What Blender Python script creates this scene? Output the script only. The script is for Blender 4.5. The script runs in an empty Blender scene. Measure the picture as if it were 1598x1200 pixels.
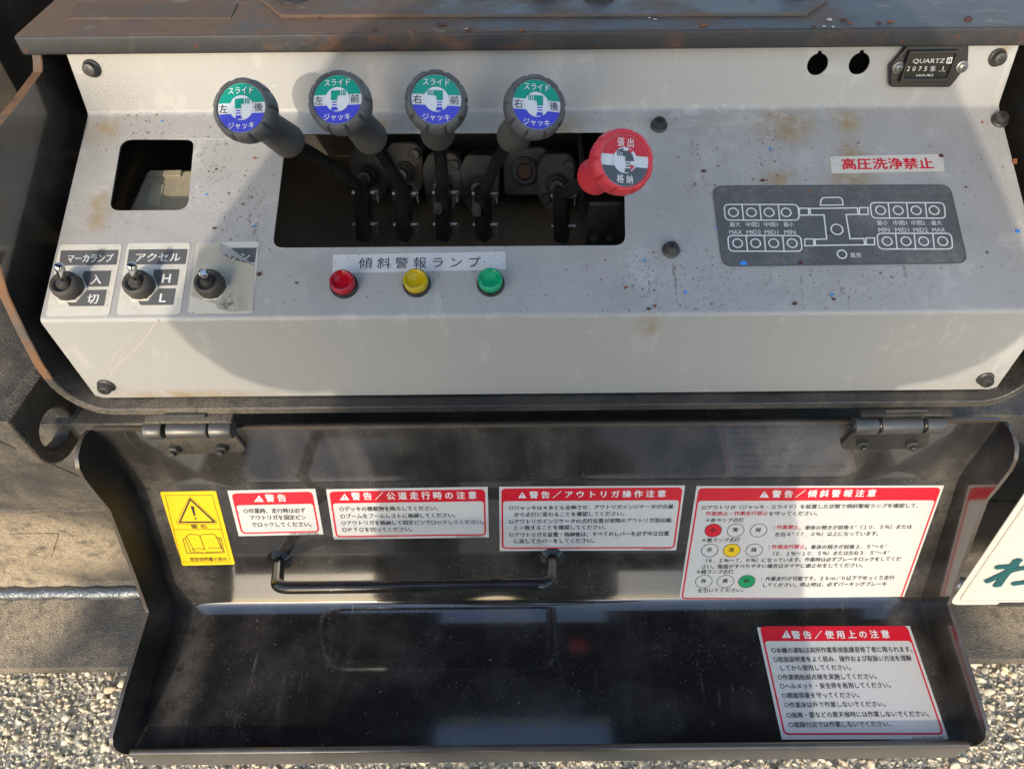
import bpy, bmesh, math, random
import numpy as np
from mathutils import Vector, Matrix

random.seed(7)
rng = np.random.default_rng(7)
SC = bpy.context.scene
COL = SC.collection
R = math.radians

# ------------------------------------------------------------------ camera
CAM_Z = 1.25                 # lens height above the gravel (m)
PITCH, ROLL = R(48), R(0.55)
FPX, PPX, PPY = 1150.0, 852.0, 600.0      # lens measured on a 1598 x 1200 frame
X0 = Vector((1, 0, 0))
W0 = Vector((0, math.cos(PITCH), -math.sin(PITCH)))
D0 = Vector((0, -math.sin(PITCH), -math.cos(PITCH)))
CR = X0 * math.cos(ROLL) + D0 * math.sin(ROLL)
CD = -X0 * math.sin(ROLL) + D0 * math.cos(ROLL)
EYE = Vector((0, 0, CAM_Z))
cam = bpy.data.cameras.new('camera')
cam_o = bpy.data.objects.new('camera', cam)
COL.objects.link(cam_o)
cam.sensor_width = 36
cam.lens = FPX / 1598 * 36
cam.shift_x = -(PPX - 799) / 1598
cam.clip_start, cam.clip_end = 0.02, 3000
cam_o.matrix_world = Matrix((CR, -CD, -W0)).transposed().to_4x4()
cam_o.location = EYE
SC.camera = cam_o

# ------------------------------------------------------------------ light
SUN_DIR = Vector((-0.30, -1.30, 0.56)).normalized()     # towards the sun: low, behind the photographer
SUN_EL = math.asin(SUN_DIR.z)
SUN_AZ = math.atan2(SUN_DIR.x, SUN_DIR.y)
world = bpy.data.worlds.new('World')
SC.world = world
world.use_nodes = True
wn = world.node_tree
sky = wn.nodes.new('ShaderNodeTexSky')
sky.sky_type = 'NISHITA'
sky.sun_disc = False
sky.sun_elevation = SUN_EL
sky.sun_rotation = SUN_AZ
sky.air_density, sky.dust_density, sky.ozone_density = 1.15, 1.4, 1.0
bg = wn.nodes['Background']
bg.inputs['Strength'].default_value = 0.15
wn.links.new(sky.outputs[0], bg.inputs[0])
sun = bpy.data.lights.new('sun', 'SUN')
sun.energy, sun.angle, sun.color = 2.0, R(0.6), (0.52, 0.455, 0.37)
sun_o = bpy.data.objects.new('sun', sun)
COL.objects.link(sun_o)
sun_o.rotation_euler = (-SUN_DIR).to_track_quat('-Z', 'Y').to_euler()
sun_o.location = (0, -3, 4)
SC.view_settings.view_transform = 'Standard'
SC.view_settings.look = 'None'
SC.view_settings.gamma = 1
SC.view_settings.use_curve_mapping = False
SC.view_settings.exposure = 1.24
SC.render.engine = 'CYCLES'
SC.cycles.use_denoising = True
SC.cycles.max_bounces = 8
SC.cycles.sample_clamp_indirect = 6

# ------------------------------------------------------------------ helpers: space
def ray(px, py):
    return W0 + CR * ((px - PPX) / FPX) + CD * ((py - PPY) / FPX)

def C(px, py, d):                       # a point at distance d along the view axis
    return EYE + ray(px, py) * d

def W(x, y, down):                      # x right, y away, down below the lens
    return Vector((x, y, CAM_Z - down))

class Plane:
    """x runs to the right, y runs up the surface, z is the outward normal."""
    def __init__(s, lower, upper):
        s.o = W(0, *lower)
        s.u = Vector((1, 0, 0))
        s.v = (W(0, *upper) - s.o).normalized()
        s.n = s.u.cross(s.v)
        s.M = Matrix((s.u, s.v, s.n)).transposed().to_4x4()
        s.M.translation = s.o
    def hit(s, px, py, off=0.0):
        r = ray(px, py)
        t = (s.o + s.n * off - EYE).dot(s.n) / r.dot(s.n)
        return EYE + r * t
    def uv(s, px, py, off=0.0):
        p = s.hit(px, py, off) - s.o
        return Vector((p.dot(s.u), p.dot(s.v)))
    def at(s, uv, off=0.0, rot=0.0):
        m = s.M @ Matrix.Translation((uv[0], uv[1], off))
        return m @ Matrix.Rotation(rot, 4, 'Z') if rot else m

# profile of the panel and of the cover, as (away, down)
T_, C1_, C2_, B_ = (.5845, .2527), (.5744, .3001), (.4035, .3722), (.4061, .4622)
K0_, K1_, K2_, K3_ = (.3956, .4926), (.3973, .5765), (.3436, .7243), (.208, .7334)
UP, MAIN, FRONT = Plane(C1_, T_), Plane(C2_, C1_), Plane(B_, C2_)
COV1, COV2, TRAY = Plane(K1_, K0_), Plane(K2_, K1_), Plane(K3_, K2_)
TOPD = .2366
TOP = Plane((.5, TOPD), (.7, TOPD))

# ------------------------------------------------------------------ helpers: mesh
def round_poly(pts, r, seg=6):
    out = []
    n = len(pts)
    rs = r if isinstance(r, (list, tuple)) else [r] * n
    for i in range(n):
        p, a, b = Vector(pts[i]), Vector(pts[i - 1]), Vector(pts[(i + 1) % n])
        da, db = (a - p), (b - p)
        if rs[i] <= 0:
            out.append(tuple(p)); continue
        ang = da.angle(db)
        t = min(rs[i] / max(math.tan(ang / 2), 1e-4), da.length * .49, db.length * .49)
        p0, p1 = p + da.normalized() * t, p + db.normalized() * t
        for k in range(seg + 1):
            s = k / seg
            q = p0 * (1 - s) ** 2 + p * 2 * s * (1 - s) + p1 * s ** 2
            out.append(tuple(q))
    return out

def fillet(pts, rs, seg=6):
    out = [Vector(pts[0])]
    for i in range(1, len(pts) - 1):
        p, a, b = Vector(pts[i]), Vector(pts[i - 1]), Vector(pts[i + 1])
        da, db = a - p, b - p
        ta, tb = rs[i - 1] if isinstance(rs[i - 1], tuple) else (rs[i - 1],) * 2
        p0, p1 = p + da.normalized() * min(ta, da.length * .45), p + db.normalized() * min(tb, db.length * .45)
        for k in range(seg + 1):
            s = k / seg
            out.append(p0 * (1 - s) ** 2 + p * 2 * s * (1 - s) + p1 * s ** 2)
    out.append(Vector(pts[-1]))
    return out

def circle(c, r, n=32, ry=None, a0=0, a1=2 * math.pi):
    ry = r if ry is None else ry
    full = abs(a1 - a0 - 2 * math.pi) < 1e-6
    m = n if full else n + 1
    return [(c[0] + r * math.cos(a0 + (a1 - a0) * k / n), c[1] + ry * math.sin(a0 + (a1 - a0) * k / n)) for k in range(m)]

def rect(cx, cy, w, h):
    return [(cx - w / 2, cy - h / 2), (cx + w / 2, cy - h / 2), (cx + w / 2, cy + h / 2), (cx - w / 2, cy + h / 2)]

class MB:
    def __init__(s):
        s.bm = bmesh.new(); s.mats = []
    def mi(s, m):
        if m not in s.mats: s.mats.append(m)
        return s.mats.index(m)
    def add(s, me, M, mat):
        me.transform(M)
        n0 = len(s.bm.faces)
        s.bm.from_mesh(me)
        s.bm.faces.ensure_lookup_table()
        i = s.mi(mat)
        for f in s.bm.faces[n0:]: f.material_index = i
        bpy.data.meshes.remove(me)
        return s
    def addbm(s, b, M, mat):
        me = bpy.data.meshes.new('t'); b.to_mesh(me); b.free()
        return s.add(me, M, mat)
    def flat(s, loops, M, thick, mat, bevel=0.0):
        """filled outline with holes; its top face sits at z=0 of M, body below"""
        c = bpy.data.curves.new('t', 'CURVE')
        c.dimensions = '2D'; c.fill_mode = 'BOTH'; c.extrude = max(thick / 2 - bevel, 0)
        c.bevel_depth = bevel; c.bevel_resolution = 2
        if bevel: c.offset = -bevel
        for lp in loops:
            sp = c.splines.new('POLY'); sp.points.add(len(lp) - 1); sp.use_cyclic_u = True
            for p, q in zip(sp.points, lp): p.co = (q[0], q[1], 0, 1)
        o = bpy.data.objects.new('t', c)
        me = bpy.data.meshes.new_from_object(o)
        bpy.data.objects.remove(o); bpy.data.curves.remove(c)
        me.materials.clear()
        return s.add(me, M @ Matrix.Translation((0, 0, -thick / 2)), mat)
    def fill(s, loop, M, mat):
        """a convex or simple outline as one flat printed layer"""
        return s.flat([loop], M, 0, mat)
    def box(s, size, M, mat, bev=0.0, seg=2):
        b = bmesh.new()
        bmesh.ops.create_cube(b, size=1)
        bmesh.ops.scale(b, vec=size, verts=b.verts)
        if bev: bmesh.ops.bevel(b, geom=list(b.edges), offset=bev, segments=seg, affect='EDGES', profile=.5)
        return s.addbm(b, M, mat)
    def lathe(s, prof, M, mat, seg=32, mod=None):
        b = bmesh.new(); rows = []
        for (r, z) in prof:
            if r < 1e-6: rows.append([b.verts.new((0, 0, z))])
            else:
                row = []
                for k in range(seg):
                    a = 2 * math.pi * k / seg
                    rr = r if mod is None else mod(r, z, a)
                    row.append(b.verts.new((rr * math.cos(a), rr * math.sin(a), z)))
                rows.append(row)
        for A, B in zip(rows, rows[1:]):
            for k in range(seg):
                k2 = (k + 1) % seg
                if len(A) == 1 and len(B) == 1: continue
                if len(A) == 1: b.faces.new((A[0], B[k], B[k2]))
                elif len(B) == 1: b.faces.new((A[k], B[0], A[k2]))
                else: b.faces.new((A[k], B[k], B[k2], A[k2]))
        bmesh.ops.recalc_face_normals(b, faces=b.faces)
        return s.addbm(b, M, mat)
    def tube(s, path, r, mat, seg=12, cap=True):
        path = [Vector(p) for p in path]
        rs = r if isinstance(r, (list, tuple)) else [r] * len(path)
        b = bmesh.new(); rows = []
        t0 = (path[1] - path[0]).normalized()
        up = Vector((0, 0, 1)) if abs(t0.z) < .9 else Vector((1, 0, 0))
        x = t0.cross(up).normalized()
        for i, p in enumerate(path):
            t = (path[min(i + 1, len(path) - 1)] - path[max(i - 1, 0)]).normalized()
            x = (x - t * x.dot(t)).normalized(); y = t.cross(x)
            rows.append([b.verts.new(p + (x * math.cos(2 * math.pi * k / seg) + y * math.sin(2 * math.pi * k / seg)) * rs[i]) for k in range(seg)])
        for A, B in zip(rows, rows[1:]):
            for k in range(seg): b.faces.new((A[k], A[(k + 1) % seg], B[(k + 1) % seg], B[k]))
        if cap:
            b.faces.new(rows[0][::-1]); b.faces.new(rows[-1])
        bmesh.ops.recalc_face_normals(b, faces=b.faces)
        return s.addbm(b, Matrix(), mat)
    def strip(s, prof, x0, x1, mat, nx=1):
        """open sheet: a (y,z) polyline swept along x"""
        b = bmesh.new()
        cols = [[b.verts.new((x0 + (x1 - x0) * i / nx, p[0], p[1])) for p in prof] for i in range(nx + 1)]
        for A, B in zip(cols, cols[1:]):
            for k in range(len(prof) - 1): b.faces.new((A[k], A[k + 1], B[k + 1], B[k]))
        return s.addbm(b, Matrix(), mat)
    def prism_x(s, poly, x0, x1, mat, bev=0.0):
        """a closed (y,z) outline swept along x"""
        b = bmesh.new()
        A = [b.verts.new((x0, p[0], p[1])) for p in poly]; B = [b.verts.new((x1, p[0], p[1])) for p in poly]
        b.faces.new(A); b.faces.new(B[::-1])
        n = len(poly)
        for k in range(n): b.faces.new((A[k], B[k], B[(k + 1) % n], A[(k + 1) % n]))
        bmesh.ops.recalc_face_normals(b, faces=b.faces)
        if bev: bmesh.ops.bevel(b, geom=list(b.edges), offset=bev, segments=2, affect='EDGES', profile=.5)
        return s.addbm(b, Matrix(), mat)
    def stroke(s, pts, w, M, mat, closed=False):
        pts = [Vector(p) for p in pts]; n = len(pts)
        b = bmesh.new(); L = []
        for i in range(n):
            a = pts[i - 1] if (closed or i > 0) else pts[i] * 2 - pts[i + 1]
            c = pts[(i + 1) % n] if (closed or i < n - 1) else pts[i] * 2 - pts[i - 1]
            d1, d2 = (pts[i] - a).normalized(), (c - pts[i]).normalized()
            m = (Vector((-d1.y, d1.x)) + Vector((-d2.y, d2.x)))
            m = m.normalized() if m.length > 1e-6 else Vector((-d1.y, d1.x))
            k = min(1 / max(m.dot(Vector((-d1.y, d1.x))), .4), 2.2) * w / 2
            p, q = pts[i] + m * k, pts[i] - m * k
            L.append((b.verts.new((p.x, p.y, 0)), b.verts.new((q.x, q.y, 0))))
        for i in range(n if closed else n - 1):
            A, B = L[i], L[(i + 1) % n]
            b.faces.new((A[1], B[1], B[0], A[0]))
        return s.addbm(b, M, mat)
    def text(s, body, M, x0, x1, yc, h, mat, bold=.012, res=2, shear=0.0):
        """lettering fitted between x0 and x1 of M, h high, middle at yc"""
        c = bpy.data.curves.new('t', 'FONT'); c.body = body; c.resolution_u = res; c.shear = shear
        o = bpy.data.objects.new('t', c)
        me = bpy.data.meshes.new_from_object(o)
        bpy.data.objects.remove(o); bpy.data.curves.remove(c)
        me.materials.clear()
        if not len(me.vertices): return s
        co = np.empty(len(me.vertices) * 3, 'f'); me.vertices.foreach_get('co', co); co = co.reshape(-1, 3)
        a, b_ = co[:, 0].min(), co[:, 0].max()
        latin = all(ord(ch) < 0x250 for ch in body)
        mid, full = (.36, .74) if latin else (.38, .92)
        co[:, 0] = x0 + (co[:, 0] - a) * (x1 - x0) / (b_ - a)
        co[:, 1] = yc + (co[:, 1] - mid) * h / full
        co[:, 2] = 0
        me.vertices.foreach_set('co', co.ravel())
        if bold > 0:
            d = bold * h
            for i, (dx, dy) in enumerate(((1, 0), (0, 1), (0, -1)) if bold > .015 else ((1, 0),)):
                s.add(me.copy(), M @ Matrix.Translation((dx * d * 1.4, dy * d, -.000012 * (i + 1) / max(M.to_scale().x, 1e-6))), mat)
            M = M @ Matrix.Translation((-d * 1.4, 0, 0))
        return s.add(me, M, mat)
    def build(s, name, parent=None, smooth=35, label=None, weld=False):
        if weld: bmesh.ops.remove_doubles(s.bm, verts=s.bm.verts, dist=2e-5)
        me = bpy.data.meshes.new(name)
        if parent is not None:
            base = world_loc(parent)
            bmesh.ops.translate(s.bm, vec=-base, verts=s.bm.verts)
        s.bm.to_mesh(me); s.bm.free()
        for m in s.mats: me.materials.append(m)
        if smooth:
            me.shade_smooth()
            me.set_sharp_from_angle(angle=R(smooth))
        o = bpy.data.objects.new(name, me)
        COL.objects.link(o)
        if parent is not None: o.parent = parent
        if label: o['label'] = label
        return o

def world_loc(o):
    v = Vector(o.location)
    while o.parent:
        o = o.parent; v += Vector(o.location)
    return v

def tag(o, label=None, cat=None, group=None, kind=None):
    for k, v in (('label', label), ('category', cat), ('group', group), ('kind', kind)):
        if v: o[k] = v
    return o

def thing(name, loc, label, cat, group=None):
    o = bpy.data.objects.new(name, None); o.empty_display_size = .03
    COL.objects.link(o); o.location = loc
    return tag(o, label, cat, group)

def solidify(o, t, offset=-1):
    m = o.modifiers.new('solidify', 'SOLIDIFY'); m.thickness = t; m.offset = offset; m.use_even_offset = True
    return o

def bevel(o, w, seg=2):
    m = o.modifiers.new('bevel', 'BEVEL'); m.width = w; m.segments = seg; m.limit_method = 'ANGLE'; m.angle_limit = R(40)
    m.harden_normals = False
    return o

def copy_tree(o, loc, parent=None):
    c = o.copy(); COL.objects.link(c)
    if parent is not None: c.parent = parent
    if loc is not None: c.location = loc
    for ch in list(o.children): copy_tree(ch, None, c)
    return c

# ------------------------------------------------------------------ helpers: materials
class NT:
    def __init__(s, name):
        s.m = bpy.data.materials.new(name); s.m.use_nodes = True
        s.t = s.m.node_tree; s.b = s.t.nodes['Principled BSDF']
        s.pos = s.n('ShaderNodeNewGeometry').outputs['Position']
    def n(s, t, **kw):
        x = s.t.nodes.new(t)
        for k, v in kw.items(): setattr(x, k, v)
        return x
    def put(s, sock, v):
        if hasattr(v, 'is_output') or isinstance(v, bpy.types.NodeSocket): s.t.links.new(v, sock)
        else: sock.default_value = v
    def math(s, op, a, b=None, clamp=False):
        x = s.n('ShaderNodeMath', operation=op, use_clamp=clamp)
        s.put(x.inputs[0], a)
        if b is not None: s.put(x.inputs[1], b)
        return x.outputs[0]
    def scaled(s, sc):
        x = s.n('ShaderNodeVectorMath', operation='MULTIPLY')
        s.put(x.inputs[0], s.pos); x.inputs[1].default_value = sc
        return x.outputs[0]
    def noise(s, scale, detail=4, rough=.6, stretch=(1, 1, 1), off=0.0):
        x = s.n('ShaderNodeTexNoise', noise_dimensions='4D')
        s.put(x.inputs['Vector'], s.scaled(stretch))
        x.inputs['W'].default_value = off
        x.inputs['Scale'].default_value = scale; x.inputs['Detail'].default_value = detail; x.inputs['Roughness'].default_value = rough
        return x.outputs['Fac']
    def step(s, v, lo, hi, a=0.0, b=1.0):
        x = s.n('ShaderNodeMapRange', interpolation_type='SMOOTHSTEP')
        s.put(x.inputs['Value'], v)
        x.inputs['From Min'].default_value = lo; x.inputs['From Max'].default_value = hi
        x.inputs['To Min'].default_value = a; x.inputs['To Max'].default_value = b
        return x.outputs[0]
    def specks(s, scale, size, share, stretch=(1, 1, 1)):
        """round grains: one per Voronoi cell, only `share` of the cells carry one"""
        v = s.n('ShaderNodeTexVoronoi'); s.put(v.inputs['Vector'], s.scaled(stretch)); v.inputs['Scale'].default_value = scale
        sep = s.n('ShaderNodeSeparateColor'); s.t.links.new(v.outputs['Color'], sep.inputs[0])
        has = s.math('LESS_THAN', sep.outputs[0], share)
        rad = s.math('MULTIPLY', sep.outputs[1], size)
        wob = s.math('ADD', v.outputs['Distance'], s.math('MULTIPLY', s.math('SUBTRACT', s.noise(scale * 2.5, 2), .5), size * .9))
        return s.math('MULTIPLY', s.math('LESS_THAN', wob, rad), has)
    def spot(s, c, r, sx=1.0, hard=.0):
        """soft blob round a world point"""
        d = s.n('ShaderNodeVectorMath', operation='SUBTRACT'); s.put(d.inputs[0], s.pos); d.inputs[1].default_value = c
        e = s.n('ShaderNodeVectorMath', operation='MULTIPLY'); s.put(e.inputs[0], d.outputs[0]); e.inputs[1].default_value = (1 / (r * sx), 1 / r, 1 / r)
        l = s.n('ShaderNodeVectorMath', operation='LENGTH'); s.put(l.inputs[0], e.outputs[0])
        return s.step(l.outputs['Value'], 1.0, hard, 0, 1)
    def maxof(s, L):
        r = L[0]
        for x in L[1:]: r = s.math('MAXIMUM', r, x)
        return r
    def mix(s, fac, a, b):
        x = s.n('ShaderNodeMix', data_type='RGBA')
        s.put(x.inputs[0], fac)
        s.put(x.inputs[6], a if not isinstance(a, tuple) else (*a, 1)); s.put(x.inputs[7], b if not isinstance(b, tuple) else (*b, 1))
        return x.outputs[2]
    def mixf(s, fac, a, b):
        x = s.n('ShaderNodeMix', data_type='FLOAT')
        s.put(x.inputs[0], fac); s.put(x.inputs[2], a); s.put(x.inputs[3], b)
        return x.outputs[0]
    def bump(s, h, strength, dist=.001, normal=None):
        x = s.n('ShaderNodeBump'); x.inputs['Strength'].default_value = strength; x.inputs['Distance'].default_value = dist
        s.put(x.inputs['Height'], h)
        if normal is not None: s.put(x.inputs['Normal'], normal)
        s.put(s.b.inputs['Normal'], x.outputs[0])
        return x.outputs[0]
    def done(s, color, rough=.5, metal=0.0, **kw):
        s.put(s.b.inputs['Base Color'], color if not isinstance(color, tuple) else (*color, 1))
        s.put(s.b.inputs['Roughness'], rough); s.put(s.b.inputs['Metallic'], metal)
        for k, v in kw.items(): s.put(s.b.inputs[k.replace('_', ' ')], v)
        return s.m

def simple(name, col, rough=.5, metal=0.0, var=.12, scale=60, dust=None, bump=None, specks=None, **kw):
    """paint, plastic or rubber with slight unevenness, grime and texture"""
    t = NT(name)
    dark = tuple(max(c * (1 - var * 1.6), 0) for c in col); light = tuple(min(c * (1 + var), .95) for c in col)
    c = t.mix(t.noise(scale, 5), dark, light)
    r = t.mixf(t.noise(scale * .7, 4, off=3), max(rough - .08, .03), min(rough + .1, 1))
    if dust:
        dcol, lo, hi, amt = dust
        f = t.step(t.math('ADD', t.math('MULTIPLY', t.noise(scale * .35, 6, .65, off=9), .6), t.math('MULTIPLY', t.noise(scale * 6, 3, off=5), .4)), lo, hi, 0, amt)
        c = t.mix(f, c, dcol); r = t.mixf(f, r, .85)
    if specks:
        for sc_, size, share, amt in specks: c = t.mix(t.math('MULTIPLY', t.specks(sc_, size, share), amt), c, (.11, .075, .055))
        scr = t.math('MULTIPLY', t.step(t.noise(90, 3, .6, (.35, 1, 1), 21), .68, .70), t.step(t.noise(25, 3, off=22), .52, .6, 0, .5))
        c = t.mix(scr, c, (.25, .23, .20))
    if bump: t.bump(t.noise(bump[0], 3, .6), bump[1], bump[2])
    return t.done(c, r, metal, **kw)

GREY = (.368, .364, .352)
def panel_material():
    t = NT('light_grey_panel_paint')
    c = t.mix(t.noise(9, 6, .6), tuple(x * .93 for x in GREY), tuple(x * 1.05 for x in GREY))
    main = t.step(t.math('ABSOLUTE', t.dotn(MAIN)), .0009, .004, 1, 0)
    # water marks
    wm = t.step(t.noise(34, 6, .7, (1, 1, .45), 2), 0.55, .64, 0, .34)
    c = t.mix(wm, c, (.52, .51, .49))
    pale = t.maxof([t.spot(MAIN.hit(x, y), r, sx) for x, y, r, sx in
                    ((305, 240, .03, .5), (158, 295, .022, .5), (1115, 195, .03, .5), (1215, 178, .035, 1.5), (1085, 174, .03, 3.), (300, 305, .018, .8), (1320, 182, .02, 1))])
    pale = t.math('MULTIPLY', pale, t.step(t.noise(90, 5, .6, off=8), .5, .56, 0, .55))
    c = t.mix(t.math('MULTIPLY', pale, main), c, (.56, .55, .53))
    drops = t.math('MULTIPLY', t.specks(110, .24, .30), t.step(t.noise(16, 4, off=31), .46, .62, 0, .3))
    c = t.mix(drops, c, (.54, .54, .53))
    # grime that collects on the sloped face
    c = t.mix(t.math('MULTIPLY', main, t.step(t.noise(22, 7, .7, off=4), .42, .72, 0, .38)), c, (.25, .245, .235))
    fine = t.math('MULTIPLY', main, t.math('MULTIPLY', t.step(t.noise(900, 2, .5), .60, .66), t.step(t.noise(14, 4, off=1), .35, .6, .25, .9)))
    c = t.mix(t.math('MULTIPLY', fine, .55), c, (.13, .125, .12))
    up = t.spot(UP.hit(170, 130), .075, .8)
    c = t.mix(t.math('MULTIPLY', t.math('MULTIPLY', up, t.step(t.noise(1500, 2), .48, .60)), .6), c, (.15, .14, .12))
    # rust haze
    ru = t.maxof([t.spot(p.hit(x, y), r, sx) for p, x, y, r, sx in
                  ((MAIN, 160, 205, .018, 1.2), (MAIN, 598, 197, .016, 1.2), (MAIN, 1224, 188, .02, 1.2), (MAIN, 1322, 190, .02, 1), (MAIN, 870, 195, .02, 1.6),
                   (MAIN, 1228, 200, .03, 1.3), (MAIN, 1330, 245, .028, .7), (MAIN, 1215, 283, .02, 1.2), (MAIN, 1330, 285, .02, 1.8), (FRONT, 1010, 510, .018, .9),
                   (FRONT, 300, 618, .012, 8), (FRONT, 170, 600, .006, 1), (MAIN, 740, 420, .006, .5), (UP, 1567, 78, .007, 1), (MAIN, 155, 330, .03, .5))])
    ru = t.math('MULTIPLY', ru, t.step(t.noise(75, 7, .75, off=6), .34, .60, .12, .95))
    c = t.mix(ru, c, t.mix(t.noise(120, 4, off=43), (.36, .27, .13), (.24, .17, .10)))
    # dark rust specks and runs
    dens = t.maxof([t.spot(MAIN.hit(x, y), r, sx) for x, y, r, sx in
                    ((335, 245, .07, .42), (370, 300, .08, .5), (1200, 240, .05, .7), (1235, 285, .04, 1.6), (1330, 240, .05, .6), (1060, 440, .06, 1.6), (1200, 200, .03, .4),
                     (1310, 420, .05, 2.6), (1100, 270, .06, .6), (230, 205, .04, 1.5), (400, 360, .05, .7))])
    sp = t.maxof([t.math('MULTIPLY', t.specks(560, .36, .40), dens), t.math('MULTIPLY', t.specks(260, .20, .30), t.math('MULTIPLY', main, .9)),
                  t.math('MULTIPLY', t.specks(260, .36, .36), t.math('MULTIPLY', dens, dens))])
    sp = t.math('MULTIPLY', sp, main)
    c = t.mix(t.math('MINIMUM', t.math('MULTIPLY', sp, 1.1), .82), c, t.mix(t.noise(35, 2, off=41), (.06, .045, .04), (.17, .075, .04)))
    runs = t.math('MULTIPLY', t.math('MULTIPLY', dens, main), t.math('MULTIPLY', t.step(t.noise(170, 5, .7, (1, .12, .12), 7), .60, .66), t.step(t.noise(260, 3, off=3), .44, .52)))
    c = t.mix(t.math('MULTIPLY', runs, .75), c, (.10, .06, .045))
    t.bump(t.math('ADD', t.noise(1400, 2), t.math('MULTIPLY', t.noise(60, 3), .6)), .06, .0008)
    return t.done(c, t.mixf(t.noise(30, 5), .36, .55), 0, Coat_Weight=.15, Coat_Roughness=.25)

def dotn(t, pl):
    """distance from a plane"""
    d = t.n('ShaderNodeVectorMath', operation='SUBTRACT'); t.put(d.inputs[0], t.pos); d.inputs[1].default_value = pl.o
    e = t.n('ShaderNodeVectorMath', operation='DOT_PRODUCT'); t.put(e.inputs[0], d.outputs[0]); e.inputs[1].default_value = pl.n
    return e.outputs['Value']
NT.dotn = dotn

def gloss_black(name, base=(.010, .010, .011), rough=.09, dust=.5, wob=.05, coat=1.0, cover=False):
    t = NT(name)
    film = t.step(t.noise(16, 7, .68, (1, 1, .7), 1), .40, .78, 0, dust)
    grain = t.math('MULTIPLY', t.step(t.noise(520, 3, .6), .56, .68), t.step(t.noise(20, 5, .6, off=4), .38, .66, .03, .55))
    runs = t.math('MULTIPLY', t.step(t.noise(120, 4, .6, (1, .07, .07), 5), .63, .72, 0, .32), t.step(t.noise(18, 3, off=2), .45, .6))
    dots = t.math('MULTIPLY', t.specks(170, .16, .22), .35)
    f = t.math('ADD', t.math('ADD', t.math('MULTIPLY', film, .42), t.math('MULTIPLY', grain, .40)), t.math('ADD', t.math('ADD', runs, dots), .012), True)
    if cover:      # dust has settled on the parts that stand upright when the lid is shut
        sep = t.n('ShaderNodeSeparateXYZ'); t.put(sep.inputs[0], t.pos)
        hi_ = t.step(sep.outputs[2], CAM_Z - .60, CAM_Z - .565); mid = t.step(sep.outputs[2], CAM_Z - .728, CAM_Z - .70)
        streak = t.step(t.noise(42, 6, .7, (1, .10, .10), 11), .36, .70, .35, 1.0)
        blot = t.step(t.noise(13, 7, .65, off=12), .36, .66, .35, 1.0)
        zone = t.math('ADD', t.math('MULTIPLY', hi_, .26), t.math('MULTIPLY', mid, .14))
        corner = t.maxof([t.spot(q, r_, sx_) for q, r_, sx_ in ((W(-.36, .37, .70), .05, 1), (W(.36, .37, .70), .05, 1), (W(.37, .40, .60), .09, .35), (W(-.37, .40, .60), .09, .3), (W(-.36, .28, .72), .10, .3), (W(.36, .28, .72), .10, .3))])
        film = t.math('MULTIPLY', film, t.math('ADD', .25, t.math('MULTIPLY', mid, .75)))
        f = t.math('ADD', f, t.math('ADD', t.math('MULTIPLY', zone, t.math('MULTIPLY', streak, blot)), t.math('MULTIPLY', corner, t.step(t.noise(60, 6, .7, off=13), .3, .6, .05, .5))), True)
        fine = t.math('MAXIMUM', t.math('MULTIPLY', t.specks(420, .30, .22), .6), t.math('MULTIPLY', t.specks(170, .14, .16), .5))
        smear = t.math('MULTIPLY', t.step(t.noise(30, 6, .7, (1, .5, .5), 14), .60, .68), .12)
        fine = t.math('MULTIPLY', fine, t.step(t.noise(19, 6, .7, off=51), .38, .64, .08, 1.0))
        f = t.math('ADD', f, t.math('ADD', fine, smear), True)
    c = t.mix(f, base, (.19, .175, .155))
    r = t.mixf(t.math('MULTIPLY', film, .6), t.mixf(grain, rough, rough + .25), .5)
    t.bump(t.noise(230, 2, .5), wob, .0006)
    return t.done(c, r, 0, Specular_IOR_Level=.5 + .5 * coat, Coat_Weight=max(coat, 0), Coat_IOR=1.8, Coat_Roughness=.05)

def rough_black(name, base=(.022, .021, .020), rough=.5, dust=(.23, .19, .14), amt=.5, scale=300, bump=.5, spots=(), depth=.0016):
    t = NT(name)
    c = t.mix(t.noise(25, 5), tuple(x * .6 for x in base), tuple(x * 1.7 for x in base))
    f = t.step(t.noise(11, 7, .7, off=3), .40, .72, 0, amt)
    if spots:
        f = t.math('MAXIMUM', f, t.math('MULTIPLY', t.maxof([t.spot(*s_) for s_ in spots]), t.step(t.noise(60, 6, .7), .30, .55, .25, .95)))
    f = t.math('MULTIPLY', f, t.step(t.noise(scale * 1.2, 3, .6), .32, .62, .3, 1))
    c = t.mix(f, c, dust)
    t.bump(t.math('ADD', t.noise(scale, 3, .55), t.math('MULTIPLY', t.noise(scale * .35, 3, .6, off=6), .5)), bump, depth)
    return t.done(c, t.mixf(f, rough, .9))

def rust_steel(name, dark=(.035, .034, .036), rust=(.20, .105, .055), lo=.42, hi=.62, dusty=.4, where=None):
    t = NT(name)
    nz = t.noise(16, 8, .72, (1, 1.4, 1.4))
    if where: nz = t.math('ADD', nz, t.math('MULTIPLY', t.math('SUBTRACT', t.spot(*where), .4), .22))
    f = t.step(nz, lo, hi)
    c = t.mix(t.noise(40, 6, .7, (.5, 1, 1), 2), dark, tuple(min(x * 3.0, .2) for x in dark))
    rc = t.mix(t.noise(140, 5, .7), rust, tuple(x * .45 for x in rust))
    c = t.mix(f, c, rc)
    pale = t.step(t.noise(55, 7, .7, (.6, 1, 1), 5), .55, .7, 0, dusty)
    c = t.mix(pale, c, (.24, .215, .19))
    c = t.mix(t.math('MULTIPLY', t.specks(120, .25, .2), .8), c, (.10, .04, .02))
    t.bump(t.math('ADD', t.noise(260, 5, .7), t.math('MULTIPLY', f, .5)), .35, .0012)
    return t.done(c, t.mixf(f, .55, .9))

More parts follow.
